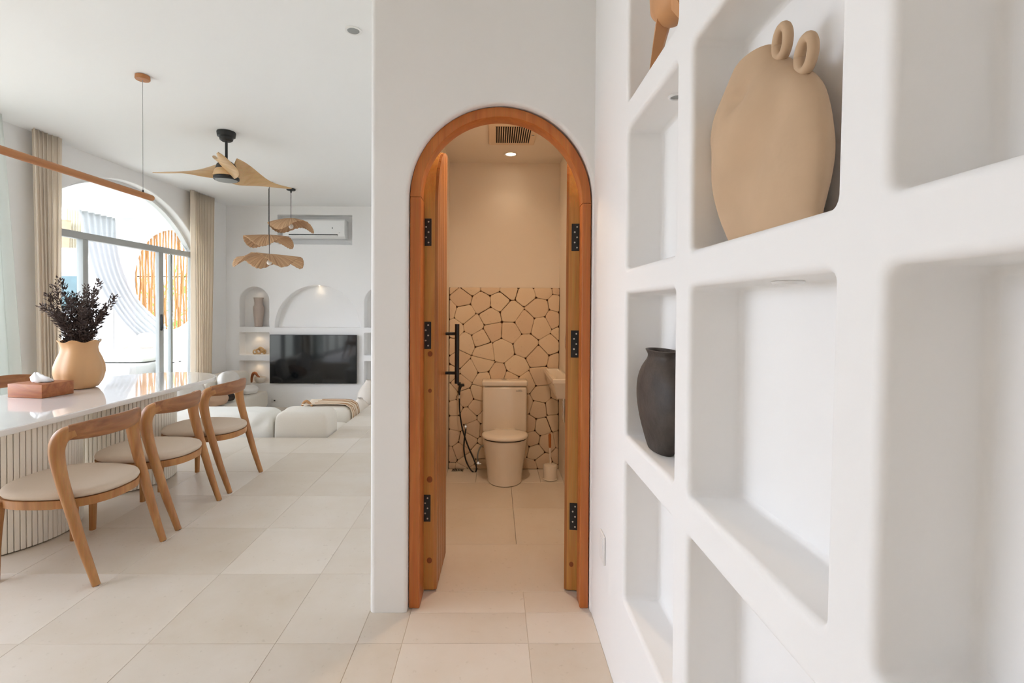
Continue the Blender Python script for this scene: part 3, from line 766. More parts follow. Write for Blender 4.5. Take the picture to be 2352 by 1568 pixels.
rings = []
for i, (r, z) in enumerate(((.068, 0), (.07, .012), (.058, .03), (.035, .045), (.018, .058), (.008, .064))):
    rings.append([(TB[0] + r * (1 + .25 * sin(3 * a + i)) * cos(a) - .008 * i, TB[1] + .55 * r * (1 + .3 * sin(4 * a + i)) * sin(a), TZ + .096 + z + .006 * sin(5 * a + i)) for a in [2 * pi * j / 24 for j in range(24)]])
mk('tissue', *loft(rings), 'tissue_paper', bt, angle=180)

# ------------------------------------------------------------------ hanging things
RX = -2.78
bl = thing('bar_pendant', 'long round wooden bar light hung level above the dining table', 'pendant light', (RX, 3.2, H))
mk('bar', *tube([(RX, 2.05, 2.262), (RX, 4.0, 2.262), (RX, 4.012, 2.262), (RX, 4.02, 2.262)], [.024, .024, .022, .014], 20), 'bar_wood', bl)
for y in (2.2, 3.91):
    c = mk('ceiling_mount', *lathe([(.035, -.0), (.05, -.004), (.052, -.03), (.048, -.036), (0, -.036)], (RX, y, H), 24, cap1=False), 'bar_wood', bl)
    mk('cord', *tube([(RX, y, H - .036), (RX, y, 2.285)], .0022, 6), 'diffuser_grey', bl)
    mk('cord_grip', *lathe([(.006, 0), (.006, .018), (.003, .022)], (RX, y, 2.284), 10), 'black_metal', bl)

FX, FYY = -2.80, 5.15
fan = thing('ceiling_fan', 'three-bladed ceiling fan with pale wood blades and black rod', 'ceiling fan', (FX, FYY, H))
mk('canopy', *lathe([(.088, 0), (.09, -.012), (.086, -.05), (.066, -.062), (.062, -.085), (.045, -.098), (.0, -.098)], (FX, FYY, H), 32, cap1=False), 'fan_black', fan, angle=30)
mk('down_rod', *tube([(FX, FYY, H - .095), (FX, FYY, 2.86)], .0135, 14), 'fan_black', fan)
mk('motor', *lathe([(.02, .14), (.055, .13), (.088, .10), (.10, .06), (.10, .0), (.095, -.02)], (FX, FYY, 2.76), 32), 'fan_black', fan, angle=35)
mk('light_ring', *lathe([(.112, 0), (.122, -.008), (.122, -.03), (.108, -.04), (.104, -.036)], (FX, FYY, 2.738), 36), 'fan_black', fan, angle=35)
mk('diffuser', *lathe([(.106, 0), (.100, -.010), (.06, -.018), (.0, -.020)], (FX, FYY, 2.704), 36, cap1=False), 'diffuser_grey', fan)
for ang in (181, 57, -66):
    rings = []; n = 26
    for i in range(n):
        s = i / (n - 1); r = .055 + .70 * s
        w = (.135 * (1 - s) ** .6 + .03 * s + .055 * sin(pi * min(1, s * 1.5)) * (1 - s)) * (1 - .52 * s) * (1 if s < .93 else sqrt(max(.02, 1 - ((s - .93) / .07) ** 2)))
        pit = radians(46 * (1 - s) ** 2.2 + 9); zc = 2.772 + .045 * (1 - s) ** 2 - .012 * sin(pi * s); yc = .05 * sin(pi * s * .9) - .02
        th = .012 * (1 - .75 * s) + .002; ring = []
        for k in range(12):
            a = 2 * pi * k / 12; u = w * cos(a); t_ = th * sin(a)
            ring.append((r, yc + u * cos(pit) + t_ * sin(pit), zc - u * sin(pit) + t_ * cos(pit)))
        rings.append(ring)
    v, f = loft(rings); R = Matrix.Rotation(radians(ang), 3, 'Z')
    mk('blade', [Vector((FX, FYY, 0)) + R @ Vector(p) for p in v], f, 'fan_wood', fan, angle=60)
mk('blade_hub', *lathe([(.04, .115), (.075, .10), (.11, .045), (.125, .0), (.118, -.012), (.10, -.014)], (FX, FYY, 2.75), 36), 'fan_wood', fan, angle=50)

def shade_light(label, mx, my, X, Y, ztop, R, n, ph, drop, A, tilt=0.0, skew=0.0):
    t = thing('woven_pendant', label, 'pendant light', (X, Y, H), 'woven hat-shaped pendant lamps')
    if mx: mk('ceiling_mount', *lathe([(.055, 0), (.065, -.004), (.065, -.022), (.055, -.026), (.012, -.027), (.010, -.06), (0, -.06)], (mx[0], mx[1], H), 24, cap1=False), 'fan_black', t, angle=30)
    mk('cord', *tube([(X, Y, H), (X, Y, ztop - .02)], .0042, 6), 'black_rubber', t)
    def fn(u, v):
        a = 2 * pi * u; r = R * (.02 + .98 * v) * (1 + .05 * sin(2 * a + ph)); w = v ** 2
        z = ztop - drop * v ** 1.7 + w * A * cos(n * a + ph) + w * .25 * A * sin((n - 1) * a + 1.3 * ph) + tilt * r * cos(a + skew) + .005 * sin(36 * a + 2 * sin(5 * a)) * v
        return (X + r * cos(a), Y + r * sin(a), z)
    o = mk('shade', *grid(216, 18, fn), 'raffia', t, angle=180); solid(o, .006)
    mk('socket', *lathe([(.018, .0), (.02, -.05), (.017, -.075)], (X, Y, ztop - .01), 16), 'black_metal', t)
    mk('bulb', *lathe([(.012, 0), (.030, -.02), (.036, -.042), (.030, -.064), (.014, -.076), (0, -.078)], (X, Y, ztop - .08), 20, cap1=False), 'bulb_glass', t)
shade_light('large woven raffia pendant lamp hanging lowest of the three', (-3.30, 7.19), 0, -3.29, 7.19, 2.155, .45, 4, 0, .12, .075)
shade_light('middle-height woven raffia pendant lamp, left of the air conditioner', None, 0, -3.475, 7.58, 2.49, .335, 3, 1.1, .12, .07)
shade_light('highest woven raffia pendant lamp, overlapping the air conditioner', (-3.14, 7.59), 0, -3.14, 7.59, 2.745, .32, 3, 2.0, .14, .06)

# air conditioner in its recess
ac = thing('air_conditioner', 'white wall air conditioner set into a recess in the far wall', 'air conditioner', (-3.25, YF, 2.62))
ax0, ax1 = -3.79, -2.70; yb = YF + .16
pr = [(yb, 2.62), (YF + .0, 2.62), (YF - .055, 2.655), (YF - .07, 2.70), (YF - .07, 2.93), (YF - .05, 2.955), (yb, 2.955)]
mk('ac_body', *loft([[(x, y, z) for y, z in pr] for x in (ax0, ax0 + .004, ax1 - .004, ax1)]), 'ac_white', ac, angle=30)
bx('ac_flap', 'ac_white', ac, ax0 + .10, ax1 - .12, YF - .085, YF - .06, 2.655, 2.672, r=.004)
bx('ac_slot', 'tv_bezel', ac, ax0 + .10, ax1 - .12, YF - .075, YF - .03, 2.673, 2.69, r=.002)
bx('ac_logo', 'diffuser_grey', ac, -2.925, -2.905, YF - .0735, YF - .0695, 2.79, 2.815, r=.001, seg=1)
bx('ac_display', 'diffuser_grey', ac, -2.80, -2.775, YF - .073, YF - .0695, 2.715, 2.722, r=.001, seg=1)

# television
tv = thing('television', 'large flat black television mounted below the arched niche', 'television', (-3.255, YF, .02))
bx('tv_body', 'tv_bezel', tv, -4.03, -2.48, YF - .07, YF - .03, .022, .896, r=.006)
mk('screen', [(-4.02, YF - .0712, .036), (-2.49, YF - .0712, .036), (-2.49, YF - .0712, .888), (-4.02, YF - .0712, .888)], [(0, 1, 2, 3)], 'tv_screen', tv, smooth=False)
bx('wall_mount', 'tv_bezel', tv, -3.5, -3.0, YF - .031, YF - .0005, .25, .65)
bx('tv_badge', 'diffuser_grey', tv, -3.29, -3.22, YF - .073, YF - .069, .016, .024, r=.001, seg=1)

# ceiling downlight in the living room; downlights in niches
def downlight(label, x, y, z, r, glow, group=None):
    t = thing('downlight', label, 'downlight', (x, y, z), group)
    mk('trim_ring', *lathe([(r * .68, -.0005), (r, -.0005), (r, -.003), (r * .9, -.006), (r * .74, -.005), (r * .68, .0)], (x, y, z), 32, cap0=False, cap1=False), 'plastic_white', t)
    mk('lens', *lathe([(0, -.002), (r * .7, -.002), (r * .7, -.001), (0, -.001)], (x, y, z), 24, cap0=False, cap1=False), glow, t)
    return t
downlight('round white downlight in the living room ceiling', -.94, 3.25, H, .055, 'diffuser_grey')
downlight('small downlight in the roof of the upper niche, behind the post', .515, 1.41, 2.0, .024, 'diffuser_grey', 'downlights inside the shelf niches')
downlight('small flush downlight in the roof of the empty middle niche', .515, .86, 1.44, .026, 'diffuser_grey', 'downlights inside the shelf niches')
def spot(name, parent_lab, x, y, z, energy, col, size, blend=.6, rad=.03):
    d = bpy.data.lights.new(name, 'SPOT'); d.energy = energy; d.color = col; d.spot_size = radians(size); d.spot_blend = blend; d.shadow_soft_size = rad
    o = bpy.data.objects.new(name, d); link(o); o.location = (x, y, z); return o
downlight('round lit downlight in the bathroom ceiling, beyond the vent', .117, 4.0, BH, .055, 'lamp_glow')
spot('bathroom_lamp', '', .117, 4.0, BH - .012, 2.2, (1, .76, .52), 120, .9, .05)
downlight('added unseen downlight in the bathroom ceiling near the door, above the arch', .08, 2.85, BH, .055, 'lamp_glow')
spot('bathroom_lamp', '', .08, 2.85, BH - .012, 31, (1, .76, .52), 160, .9, .06)  # unseen lamp added near the door to light the bathroom evenly
for x, z in ((-4.335, .93), (-4.335, .416), (-4.335, 1.74), (-3.2, 1.76)):
    downlight({.93: 'tiny downlight in the roof of the niche with the chain ornament', .416: 'tiny downlight in the roof of the niche with the bowl', 1.74: 'tiny downlight at the crown of the narrow arched niche', 1.76: 'tiny downlight at the crown of the wide arched niche'}[z], x, YF + .10, z + (.012 if z in (1.74, 1.76) else 0), .022, 'lamp_glow', 'tiny niche downlights in the far wall')
    spot('niche_lamp', '', x, YF + .10, z - .012, .5 if z < 1 else .15, (1, .74, .46), 120, .8, .015)

# ------------------------------------------------------------------ bathroom things
TXc = .082
to = thing('toilet', 'cream close-coupled toilet with closed lid against the stone wall', 'toilet', (TXc, 4.0, 0))
def egg(hw, yf, yb, z, n=40, sq=2.3):
    out = []; ym = (yf * .45 + yb * .55)
    for k in range(n):
        a = 2 * pi * k / n; c_, s_ = cos(a), sin(a); kk = (abs(c_) ** sq + abs(s_) ** sq) ** (-1 / sq)
        out.append((TXc + hw * c_ * kk, ym + (s_ * kk) * ((yb - ym) if s_ > 0 else (ym - yf)), z))
    return out
body = [(.137, 3.80, 4.20, .001), (.143, 3.79, 4.21, .006), (.141, 3.792, 4.21, .02), (.149, 3.79, 4.215, .10), (.163, 3.782, 4.215, .20), (.176, 3.772, 4.215, .29), (.182, 3.768, 4.215, .335), (.180, 3.770, 4.215, .350), (.172, 3.78, 4.21, .352)]
mk('bowl', *loft([egg(*b) for b in body]), 'ceramic', to, angle=50)
mk('seat_gap', *loft([egg(.170, 3.785, 4.05, .350), egg(.170, 3.785, 4.05, .361)]), 'dark_inside', to)
lid = [(.176, 3.768, 4.055, .361), (.184, 3.760, 4.06, .365), (.186, 3.757, 4.06, .374), (.184, 3.760, 4.06, .384), (.172, 3.775, 4.05, .392), (.12, 3.83, 4.01, .397), (.05, 3.89, 3.95, .398)]
mk('lid', *loft([egg(*b, sq=2.15) for b in lid]), 'ceramic', to, angle=60)
bx('hinge_block', 'ceramic', to, TXc - .09, TXc + .09, 4.05, 4.085, .352, .39, r=.01, seg=3)
bx('cistern', 'ceramic', to, TXc - .184, TXc + .184, 4.075, 4.222, .352, .737, r=.022, seg=4)
bx('cistern_lid', 'ceramic', to, TXc - .190, TXc + .190, 4.066, 4.222, .741, .785, r=.014, seg=4)
mk('flush_button', *lathe([(.024, 0), (.024, .006), (.02, .009), (0, .009)], (TXc - .005, 4.14, .784), 20, cap1=False), 'chrome', to)
g = G()
g.add(*box(TXc + .092, TXc + .145, 4.0735, 4.0752, .700, .7045)); g.add(*box(TXc + .112, TXc + .138, 4.0735, 4.0752, .708, .711)); g.mk('maker_mark', 'diffuser_grey', to, smooth=False)
q = lambda x, y, Y=4.15: ((x - 1135) / 1130 * Y, Y, 1.4 - (y - 700) / 1130 * Y)
sp = thing('bidet_sprayer', 'black hand bidet sprayer with a looping hose beside the toilet', 'bidet sprayer', q(1052, 1000))
mk('spray_head', *tube(cr([q(1064, 880), q(1056, 882), q(1053, 893), q(1053, 905)], 5), [.012, .014, .010, .007], 12), 'black_rubber', sp)
g = G(); g.add(*rbox(-.318, -.294, 4.14, 4.224, .735, .752, r=.004)); g.mk('holder', 'black_rubber', sp)
mk('collar', *tube([q(1053, 903), q(1053, 911)], .0075, 10), 'chrome', sp)
mk('hose', *tube(cr([q(1053, 910), q(1054, 940), q(1060, 980), q(1073, 1020), q(1087, 1052), q(1093, 1070), q(1090, 1082), q(1080, 1076), q(1069, 1055), q(1064, 1030), q(1065, 1005), q(1068, 985, 4.19), q(1068, 979, 4.21)], 8), .0062, 8), 'black_rubber', sp)
va = thing('angle_valve', 'small chrome angle valve on the stone wall above the hose loop', 'valve', q(1068, 975, 4.22))
mk('valve_body', *tube([q(1068, 976, 4.224), q(1068, 976, 4.19)], .010, 12), 'chrome', va)
mk('valve_spout', *tube([q(1068, 969, 4.2), q(1068, 984, 4.2)], .0075, 10), 'chrome', va)
wp = thing('supply_hose', 'grey braided supply hose curving from the wall valve to the toilet', 'hose', q(1100, 1040, 4.2))
mk('braided_tube', *tube(cr([q(1112, 1018, 4.12), q(1102, 1024, 4.15), q(1096, 1040, 4.17), q(1096, 1056, 4.19)], 6), .0065, 8), 'diffuser_grey', wp)
mk('shutoff', *tube([q(1097, 1060, 4.224), q(1097, 1060, 4.17)], .011, 12), 'chrome', wp)
mk('shutoff_handle', *tube([q(1090, 1062, 4.18), q(1104, 1062, 4.18)], .008, 10), 'chrome', wp)
dr = thing('floor_drain', 'rectangular floor drain cover in the left corner behind the toilet', 'drain', (-.318, 4.19, 0))
g = G(); g.add(*rbox(-.366, -.268, 4.155, 4.222, .0005, .004, r=.001, seg=1)); g.mk('drain_frame', 'steel_screw', dr)
for k in range(6): bx('slot', 'dark_inside', dr, -.358 + k * .0145, -.350 + k * .0145, 4.163, 4.214, .0035, .0046, r=.0005, seg=1)
tbz = thing('toilet_brush', 'toilet brush in a cream holder, with a wooden grip on its handle', 'toilet brush', (.452, 3.98, 0))
mk('brush_holder', *lathe([(.055, .001), (.060, .004), (.060, .008), (.056, .012), (.056, .112), (.053, .117), (.03, .119), (.012, .121), (0, .121)], (.452, 3.98, 0), 32, cap1=False), 'ceramic', tbz, angle=35)
mk('handle_rod', *tube([(.452, 3.98, .115), (.450, 3.98, .262)], .0065, 10), 'ceramic', tbz)
mk('wood_grip', *tube([(.450, 3.98, .258), (.449, 3.98, .27), (.448, 3.98, .36), (.448, 3.98, .372)], [.008, .0105, .0115, .008], 12), 'door_frame_wood', tbz)
# basin on the right wall
bs = thing('wash_basin', 'small cream wall basin half hidden behind the right door leaf', 'basin', (.5, 3.88, .73))
rk = lambda e, z, w=.001: [(.418 + e, 3.55 + e, z), (BX1 - w, 3.55 + e, z), (BX1 - w, 4.205 - e, z), (.418 + e, 4.205 - e, z)]
mk('basin_body', *loft([rk(.038, .728), rk(.034, .733), rk(.008, .842), rk(.0, .846), rk(.0, .872), rk(.004, .876), rk(.018, .876, .018), rk(.024, .868, .022), rk(.036, .79, .03)]), 'ceramic', bs, angle=30)
mk('waste_pipe', *tube(cr([(.538, 3.82, .73), (.538, 3.82, .60), (.538, 3.83, .53), (.545, 3.85, .50)], 5), .011, 12), 'chrome', bs)
mk('pipe_nut', *lathe([(.017, 0), (.017, .03)], (.538, 3.82, .64), 12), 'chrome', bs)
tr = thing('towel_hook', 'thin dark curved hook on the bathroom wall above the basin', 'hook', (.545, 3.78, 1.15))
mk('hook_rod', *tube(cr([(BX1 - .002, 3.73, 1.21), (.542, 3.73, 1.215), (.536, 3.73, 1.19), (.534, 3.74, 1.12), (.543, 3.75, 1.06)], 6), .0045, 8), 'chrome', tr)
mk('hook_base', *tube([(BX1 - .001, 3.73, 1.21), (BX1 - .012, 3.73, 1.21)], .012, 12), 'chrome', tr)
vn = thing('ceiling_vent', 'white ventilation grille in the bathroom ceiling with dark slots', 'vent', (.11, 3.5, BH))
vx0, vx1, vy0, vy1 = -.058, .285, 3.28, 3.73
g = G(); g.add(*rbox(vx0, vx1, vy0, vy1, BH - .022, BH - .0005, r=.012, seg=3)); g.mk('vent_plate', 'vent_white', vn)
bx('vent_recess', 'dark_inside', vn, -.008, .24, vy0 + .06, vy1 - .06, BH - .0232, BH - .021, r=.001, seg=1)
for k in range(17): x = -.0075 + k * .0155; bx('vent_fin', 'vent_white', vn, x, x + .0058, vy0 + .058, vy1 - .058, BH - .027, BH - .0225, r=.001, seg=1)
bx('vent_badge', 'diffuser_grey', vn, .25, .27, 3.50, 3.515, BH - .0228, BH - .021, r=.0005, seg=1)
so = thing('wall_socket', 'flush white wall socket low on the right wall, beside the door', 'socket', (XR, 1.99, .41))
bx('socket_plate', 'plastic_white', so, XR - .008, XR - .0003, 1.945, 2.03, .36, .475, r=.003)
bx('socket_button', 'plastic_white', so, XR - .0105, XR - .007, 1.965, 2.01, .38, .455, r=.0015, seg=1)

# ------------------------------------------------------------------ things in the niches of the right wall
XN = XR + .064
def flat_body(prof, n=44, e=2.0):
    """rings from (z, y_centre, half_width_y, half_depth_x)"""
    rings = []
    for z, yc, b, a in prof:
        rings.append([(XN + a * cos(t), yc + b * sin(t), z) for t in [2 * pi * k / n for k in range(n)]])
    return rings
def dent(v, c, amp, sc_, seed):
    return [Vector(p) + (Vector(p) - Vector((c[0], c[1], p[2]))).normalized() * amp * noise.noise((p[0] * sc_ + seed, p[1] * sc_, p[2] * sc_)) for p in v]
jv = thing('clay_jar', 'large dented sand-coloured clay jar with two ring handles, in a wall niche', 'vase', (XN, .93, 1.525))
pf = [(1.5255, .905, .124, .032), (1.532, .906, .131, .038), (1.55, .912, .137, .042), (1.58, .919, .153, .047), (1.62, .927, .168, .054), (1.66, .935, .179, .0585), (1.70, .943, .182, .059), (1.74, .951, .174, .059), (1.77, .962, .164, .059), (1.80, .972, .143, .056), (1.82, .977, .123, .050), (1.84, .978, .103, .043), (1.86, .979, .083, .036), (1.875, .979, .070, .031), (1.884, .978, .062, .027), (1.884, .978, .052, .022), (1.865, .978, .046, .018)]
pf = [(z, y, b * 1.03, a * .96) for z, y, b, a in pf]
pf2 = [tuple(q) for q in cr(pf, 4)]
v, f = loft(flat_body(pf2)); v = dent(v, (XN, .93), .012, 9, 3.0)
def press(p):
    p = Vector(p); d = 0
    if p[0] < XN:
        for y, z, sy, sz, a in ((.955, 1.80, .04, .022, .012), (.90, 1.665, .05, .045, .014), (.975, 1.70, .05, .05, -.006), (.84, 1.735, .03, .05, .008), (.915, 1.745, .025, .02, -.005), (.96, 1.60, .06, .03, .006)):
            d += 1.9 * a * math.exp(-((p[1] - y) / sy) ** 2 - ((p[2] - z) / sz) ** 2)
    return (p[0] + d, p[1], p[2])
v = [press(p) for p in v]
mk('jar_body', [(min(XR + ND - .003, max(XR + .003, p[0])), p[1], p[2]) for p in v], f, 'tan_clay', jv, angle=180)
def ring_handle(y, z, ry, rz, rot):
    pts = [Vector((XN - .006, y + ry * cos(a) * cos(rot) - rz * sin(a) * sin(rot), z + ry * cos(a) * sin(rot) + rz * sin(a) * cos(rot))) for a in [2 * pi * k / 32 for k in range(33)]]
    return mk('ring_handle', *tube(pts, .0088, 12), 'tan_clay', jv, angle=180)
ring_handle(.866, 1.862, .017, .026, radians(3)); ring_handle(.798, 1.806, .018, .026, radians(8))
bv = thing('black_vase', 'dark smoke-fired clay vase in the far middle niche, half behind the post', 'vase', (XN, 1.50, .957))
pf = [(.9575, 1.50, .075, .030), (.962, 1.50, .082, .033), (1.0, 1.50, .108, .043), (1.05, 1.50, .140, .053), (1.10, 1.50, .160, .0585), (1.145, 1.50, .160, .0585), (1.18, 1.50, .144, .055), (1.21, 1.50, .115, .047), (1.232, 1.50, .088, .036), (1.246, 1.50, .082, .033), (1.258, 1.50, .092, .037), (1.263, 1.50, .096, .039), (1.262, 1.50, .086, .034), (1.24, 1.50, .076, .028)]
mk('vase_body', *loft(flat_body([tuple(q) for q in cr(pf, 4)])), 'black_clay', bv, angle=180)
tf = thing('terracotta_pot', 'round terracotta pot on tapered legs, in the highest niche', 'sculpture', (XN, 1.43, 2.097))
mk('pot_body', *loft(flat_body([(2.215, 1.41, .02, .012), (2.222, 1.41, .05, .030), (2.245, 1.41, .085, .046), (2.29, 1.42, .128, .056), (2.34, 1.42, .136, .058), (2.39, 1.41, .105, .054), (2.43, 1.41, .075, .04), (2.45, 1.41, .05, .028)])), 'terracotta', tf, angle=180)
for yb_, yt in ((1.62, 1.47), (1.25, 1.37)):
    rr = []
    for t in (0, .05, .35, .7, 1):
        y = yb_ + (yt - yb_) * t; z = 2.098 + .16 * t; w = .010 + .030 * t; d = .010 + .022 * t
        rr.append([(XN - .01 - d, y - w, z), (XN - .01 + d * .4, y - w * .7, z), (XN - .01 + d, y + w, z), (XN - .01 - d * .5, y + w * .9, z)])
    mk('pot_leg', *loft(rr), 'terracotta', tf, angle=25)

# ------------------------------------------------------------------ things in the far wall's niches
rv = thing('tall_vase', 'tall grey-beige ribbed vase in the narrow arched niche', 'vase', (-4.30, YF + .09, 1.03))
pr = [(.060, .001), (.066, .01), (.080, .20), (.088, .30), (.088, .36), (.074, .385), (.070, .39), (.068, .43), (.074, .50), (.084, .525), (.080, .527), (.062, .50)]
mk('vase_body', *lathe(pr, (-4.30, YF + .09, 1.03), 40, fn=lambda a, z: 1 + .025 * cos(14 * a)), 'vase_grey', rv, angle=60)
co = thing('chain_ornament', 'pale wooden chain-link ornament on the middle niche shelf', 'ornament', (-4.29, YF + .09, .527))
def torus(c, R, r, rot): return tube([Vector(c) + rot @ Vector((R * cos(a), R * sin(a), 0)) for a in [2 * pi * k / 24 for k in range(25)]], r, 10)
mk('link', *torus((-4.36, YF + .08, .572), .034, .011, Matrix.Rotation(radians(80), 3, 'X')), 'gold_wood', co)
mk('link', *torus((-4.30, YF + .09, .584), .042, .015, Matrix.Rotation(radians(60), 3, 'X') @ Matrix.Rotation(radians(40), 3, 'Y')), 'gold_wood', co)
mk('link', *torus((-4.25, YF + .10, .608), .050, .019, Matrix.Rotation(radians(-50), 3, 'X') @ Matrix.Rotation(radians(20), 3, 'Y')), 'gold_wood', co)
mk('link', *torus((-4.20, YF + .10, .574), .034, .012, Matrix.Rotation(radians(85), 3, 'X') @ Matrix.Rotation(radians(-30), 3, 'Y')), 'gold_wood', co)
bo = thing('bowl', 'pale round bowl in the lowest left niche of the far wall', 'bowl', (-4.27, YF + .08, .01))
mk('bowl_shell', *lathe([(.05, .001), (.06, .006), (.088, .04), (.098, .075), (.096, .10), (.090, .105), (.088, .09), (.075, .04), (.03, .012)], (-4.27, YF + .08, .01), 32), 'vase_white', bo, angle=60)
ho = thing('driftwood_arc', 'curved brown driftwood piece leaning over the bowl', 'driftwood', (-4.36, YF + .08, .01))
mk('bent_branch', *tube(cr([(-4.435, YF + .10, .012), (-4.43, YF + .10, .10), (-4.40, YF + .09, .17), (-4.355, YF + .08, .185), (-4.31, YF + .07, .14), (-4.27, YF + .07, .115)], 5), [.016, .022, .028, .026, .02, .010], 10), 'tissue_wood', ho)

# ------------------------------------------------------------------ sunken lounge: modular sofa
SG = 'modules of the cream sofa'
def wob(amp, sc_, seed):
    def fn(p): return p * (1 + amp * noise.noise((p.x * sc_ + seed, p.y * sc_, p.z * sc_)))
    return fn
def folds(p):
    k = min(1, max(0, (p.x + .12) / .35)) * (.35 + .65 * min(1, max(0, (.26 - p.z) / .3)))      # creases gather towards the right end
    return Vector((p.x, p.y * (1 + .13 * k * sin(46 * (p.x - .42 * p.z) + 2.5 * sin(7 * p.x))), p.z * (1 + .012 * k * sin(30 * p.x))))
def sofa(label, x0, x1, y0, y1, ztop_back, ztop_seat, side, m='sofa_fabric', creased=False):
    """side = where the back stands: 'front' (towards the camera), 'left' or None"""
    t = thing('sofa_module', label, 'sofa', ((x0 + x1) / 2, (y0 + y1) / 2, PZ), SG)
    z0 = PZ + .035
    sx0, sy0 = x0, y0
    if side == 'front': sy0 = y0 + .28
    if side == 'left': sx0 = x0 + .28
    mk('seat_block', *cushion(((sx0 + x1) / 2, (sy0 + y1) / 2, (z0 + ztop_seat) / 2), (x1 - sx0, y1 - sy0, ztop_seat - z0), (.28, .30), 48, 20, wob(.02, 3, x0)), m, t, angle=180)
    if side == 'front': mk('back_cushion', *cushion(((x0 + x1) / 2, y0 + .19, (z0 + ztop_back) / 2), (x1 - x0, .38, ztop_back - z0), (.22, .30), *((260, 36, folds) if creased else (56, 22, wob(.03, 4, x0 + 1)))), m, t, angle=180)
    if side == 'left': mk('back_cushion', *cushion((x0 + .17, (y0 + y1) / 2, (z0 + ztop_back) / 2), (.34, y1 - y0, ztop_back - z0), (.25, .32), 48, 20, wob(.03, 3, y0)), m, t, angle=180)
    g = G()
    for a in (x0 + .12, x1 - .12):
        for b in (y0 + .12, y1 - .12): g.add(*lathe([(.03, 0), (.03, .05)], (a, b, PZ + .001), 10))
    g.mk('feet', 'black_rubber', t); t.children[-1].name = 'foot_set'
    return t
sofa('plump cream sofa module at the corner of the sunken lounge, back to the camera', -2.39, -1.80, 5.29, 6.18, .262, -.03, 'front')
cvm = sofa('cream sofa module under a creased loose cover, behind the dining chairs', -3.55, -2.40, 5.29, 6.18, .258, -.03, 'front', 'cover_white', True)
rsm = sofa('low cream sofa module under the fringed throw, on the right of the lounge', -2.52, -1.83, 6.2, 6.62, .13, .13, None)
sofa('long cream chaise module along the window wall, ending near the television', -4.66, -3.99, 7.45, 8.76, .29, -.07, 'left')
sofa('cream chaise module along the window wall, hidden mostly by the dining chairs', -4.66, -3.99, 6.1, 7.43, .29, -.07, 'left')
for i, (c, s, r, tl, m_, lb) in enumerate([((-4.17, 7.25, .055), (.46, .16, .40), 80, -68, 'pillow_tan', 'tan linen cushion lying on the chaise behind the last dining chair'),
     ((-4.20, 6.80, .17), (.50, .16, .44), 85, -14, 'pillow_white', 'white patterned cushion leaning on the chaise back, nearest the table end'),
     ((-4.22, 7.85, .16), (.46, .15, .42), 84, -14, 'pillow_white', 'white cushion leaning on the chaise back, farther one towards the television'),
     ((-4.13, 8.28, .0), (.30, .12, .20), 60, -70, 'pillow_white', 'small pale cushion flat on the chaise seat'),
     ((-4.08, 7.58, -.0), (.16, .10, .12), 60, -60, 'pillow_black', 'small dark cushion tucked between the pale cushions on the chaise')]):
    o = mk('cushion', *cushion(c, s, (.55, .75), 36, 18, None, radians(r), (radians(tl), 'X')), m_, origin=c, angle=180); tag(o, lb, 'cushion', 'cushions on the chaise')
# fringed throw over the right module
th = thing('fringed_throw', 'cream and tan fringed throw draped over the right sofa module', 'throw', (-2.0, 6.6, .14))
bz = .147; xs = [(-2.45, bz), (-2.2, bz + .004), (-2.0, bz + .003), (-1.90, bz - .004), (-1.835, bz - .04), (-1.815, bz - .10), (-1.812, bz - .20)]
def thr(u, v):
    t = u * (len(xs) - 1); k = min(int(t), len(xs) - 2); a = t - k; x = xs[k][0] * (1 - a) + xs[k + 1][0] * a; z = xs[k][1] * (1 - a) + xs[k + 1][1] * a
    return (x + .004 * sin(9 * v), 6.25 + .32 * v + .01 * sin(6 * u), z + .006 * sin(14 * v + 3 * u))
o = mk('throw_cloth', *grid(30, 24, thr), 'fringe_cream', th, angle=180); solid(o, .008, 1)
for k, (v0, w) in enumerate(((.06, .05), (.25, .05), (.5, .05), (.74, .05), (.9, .06))):
    def st(u, v, v0=v0, w=w): p = thr(.1 + .9 * u, v0 + w * v); return (p[0] + .010 * max(0, u - .5), p[1], p[2] + .007)
    o = mk('stripe', *grid(26, 2, st), 'fringe_tan', th, angle=180); solid(o, .006, 1)
rq = random.Random(3)
for k in range(26):
    y = 6.26 + .30 * k / 25 + rq.uniform(-.01, .01); L = rq.uniform(.10, .17); p = [(-1.806, y, bz - .18), (-1.803 + rq.uniform(-.006, .004), y + rq.uniform(-.015, .015), bz - .18 - L * .5), (-1.806 + rq.uniform(-.006, .004), y + rq.uniform(-.02, .02), bz - .18 - L)]
    mk('tassel', *tube(cr(p, 3), [.006, .007, .004], 6), 'fringe_tan' if k % 3 else 'fringe_cream', th)
p = cr([(-2.47, 6.3, bz - .03), (-2.44, 6.28, bz + .02), (-2.40, 6.27, bz + .045), (-2.36, 6.27, bz + .02), (-2.32, 6.27, bz - .02)], 4); mk('tassel', *tube(p, [.012, .018, .018, .012], 8), 'fringe_tan', th)
fv = thing('floor_vase', 'tall white floor vase with a dark mouth, tallest one at the lounge edge', 'vase', (-2.02, 7.75, PZ), 'white vases in the lounge corner')
mk('vase_body', *lathe([(.12, .001), (.14, .01), (.185, .2), (.19, .36), (.165, .48), (.11, .57), (.066, .62), (.052, .65), (.053, .672), (.044, .672), (.042, .64), (.05, .6)], (-1.985, 7.75, PZ), 36), 'vase_white', fv, angle=60)
mk('vase_mouth', *lathe([(0, .0), (.043, 0), (.043, .002), (0, .002)], (-1.985, 7.75, PZ + .662), 24, cap0=False, cap1=False), 'dark_inside', fv)
fv = thing('floor_vase', 'shorter white floor vase with a dark mouth beside the taller one', 'vase', (-2.0, 7.3, PZ), 'white vases in the lounge corner')
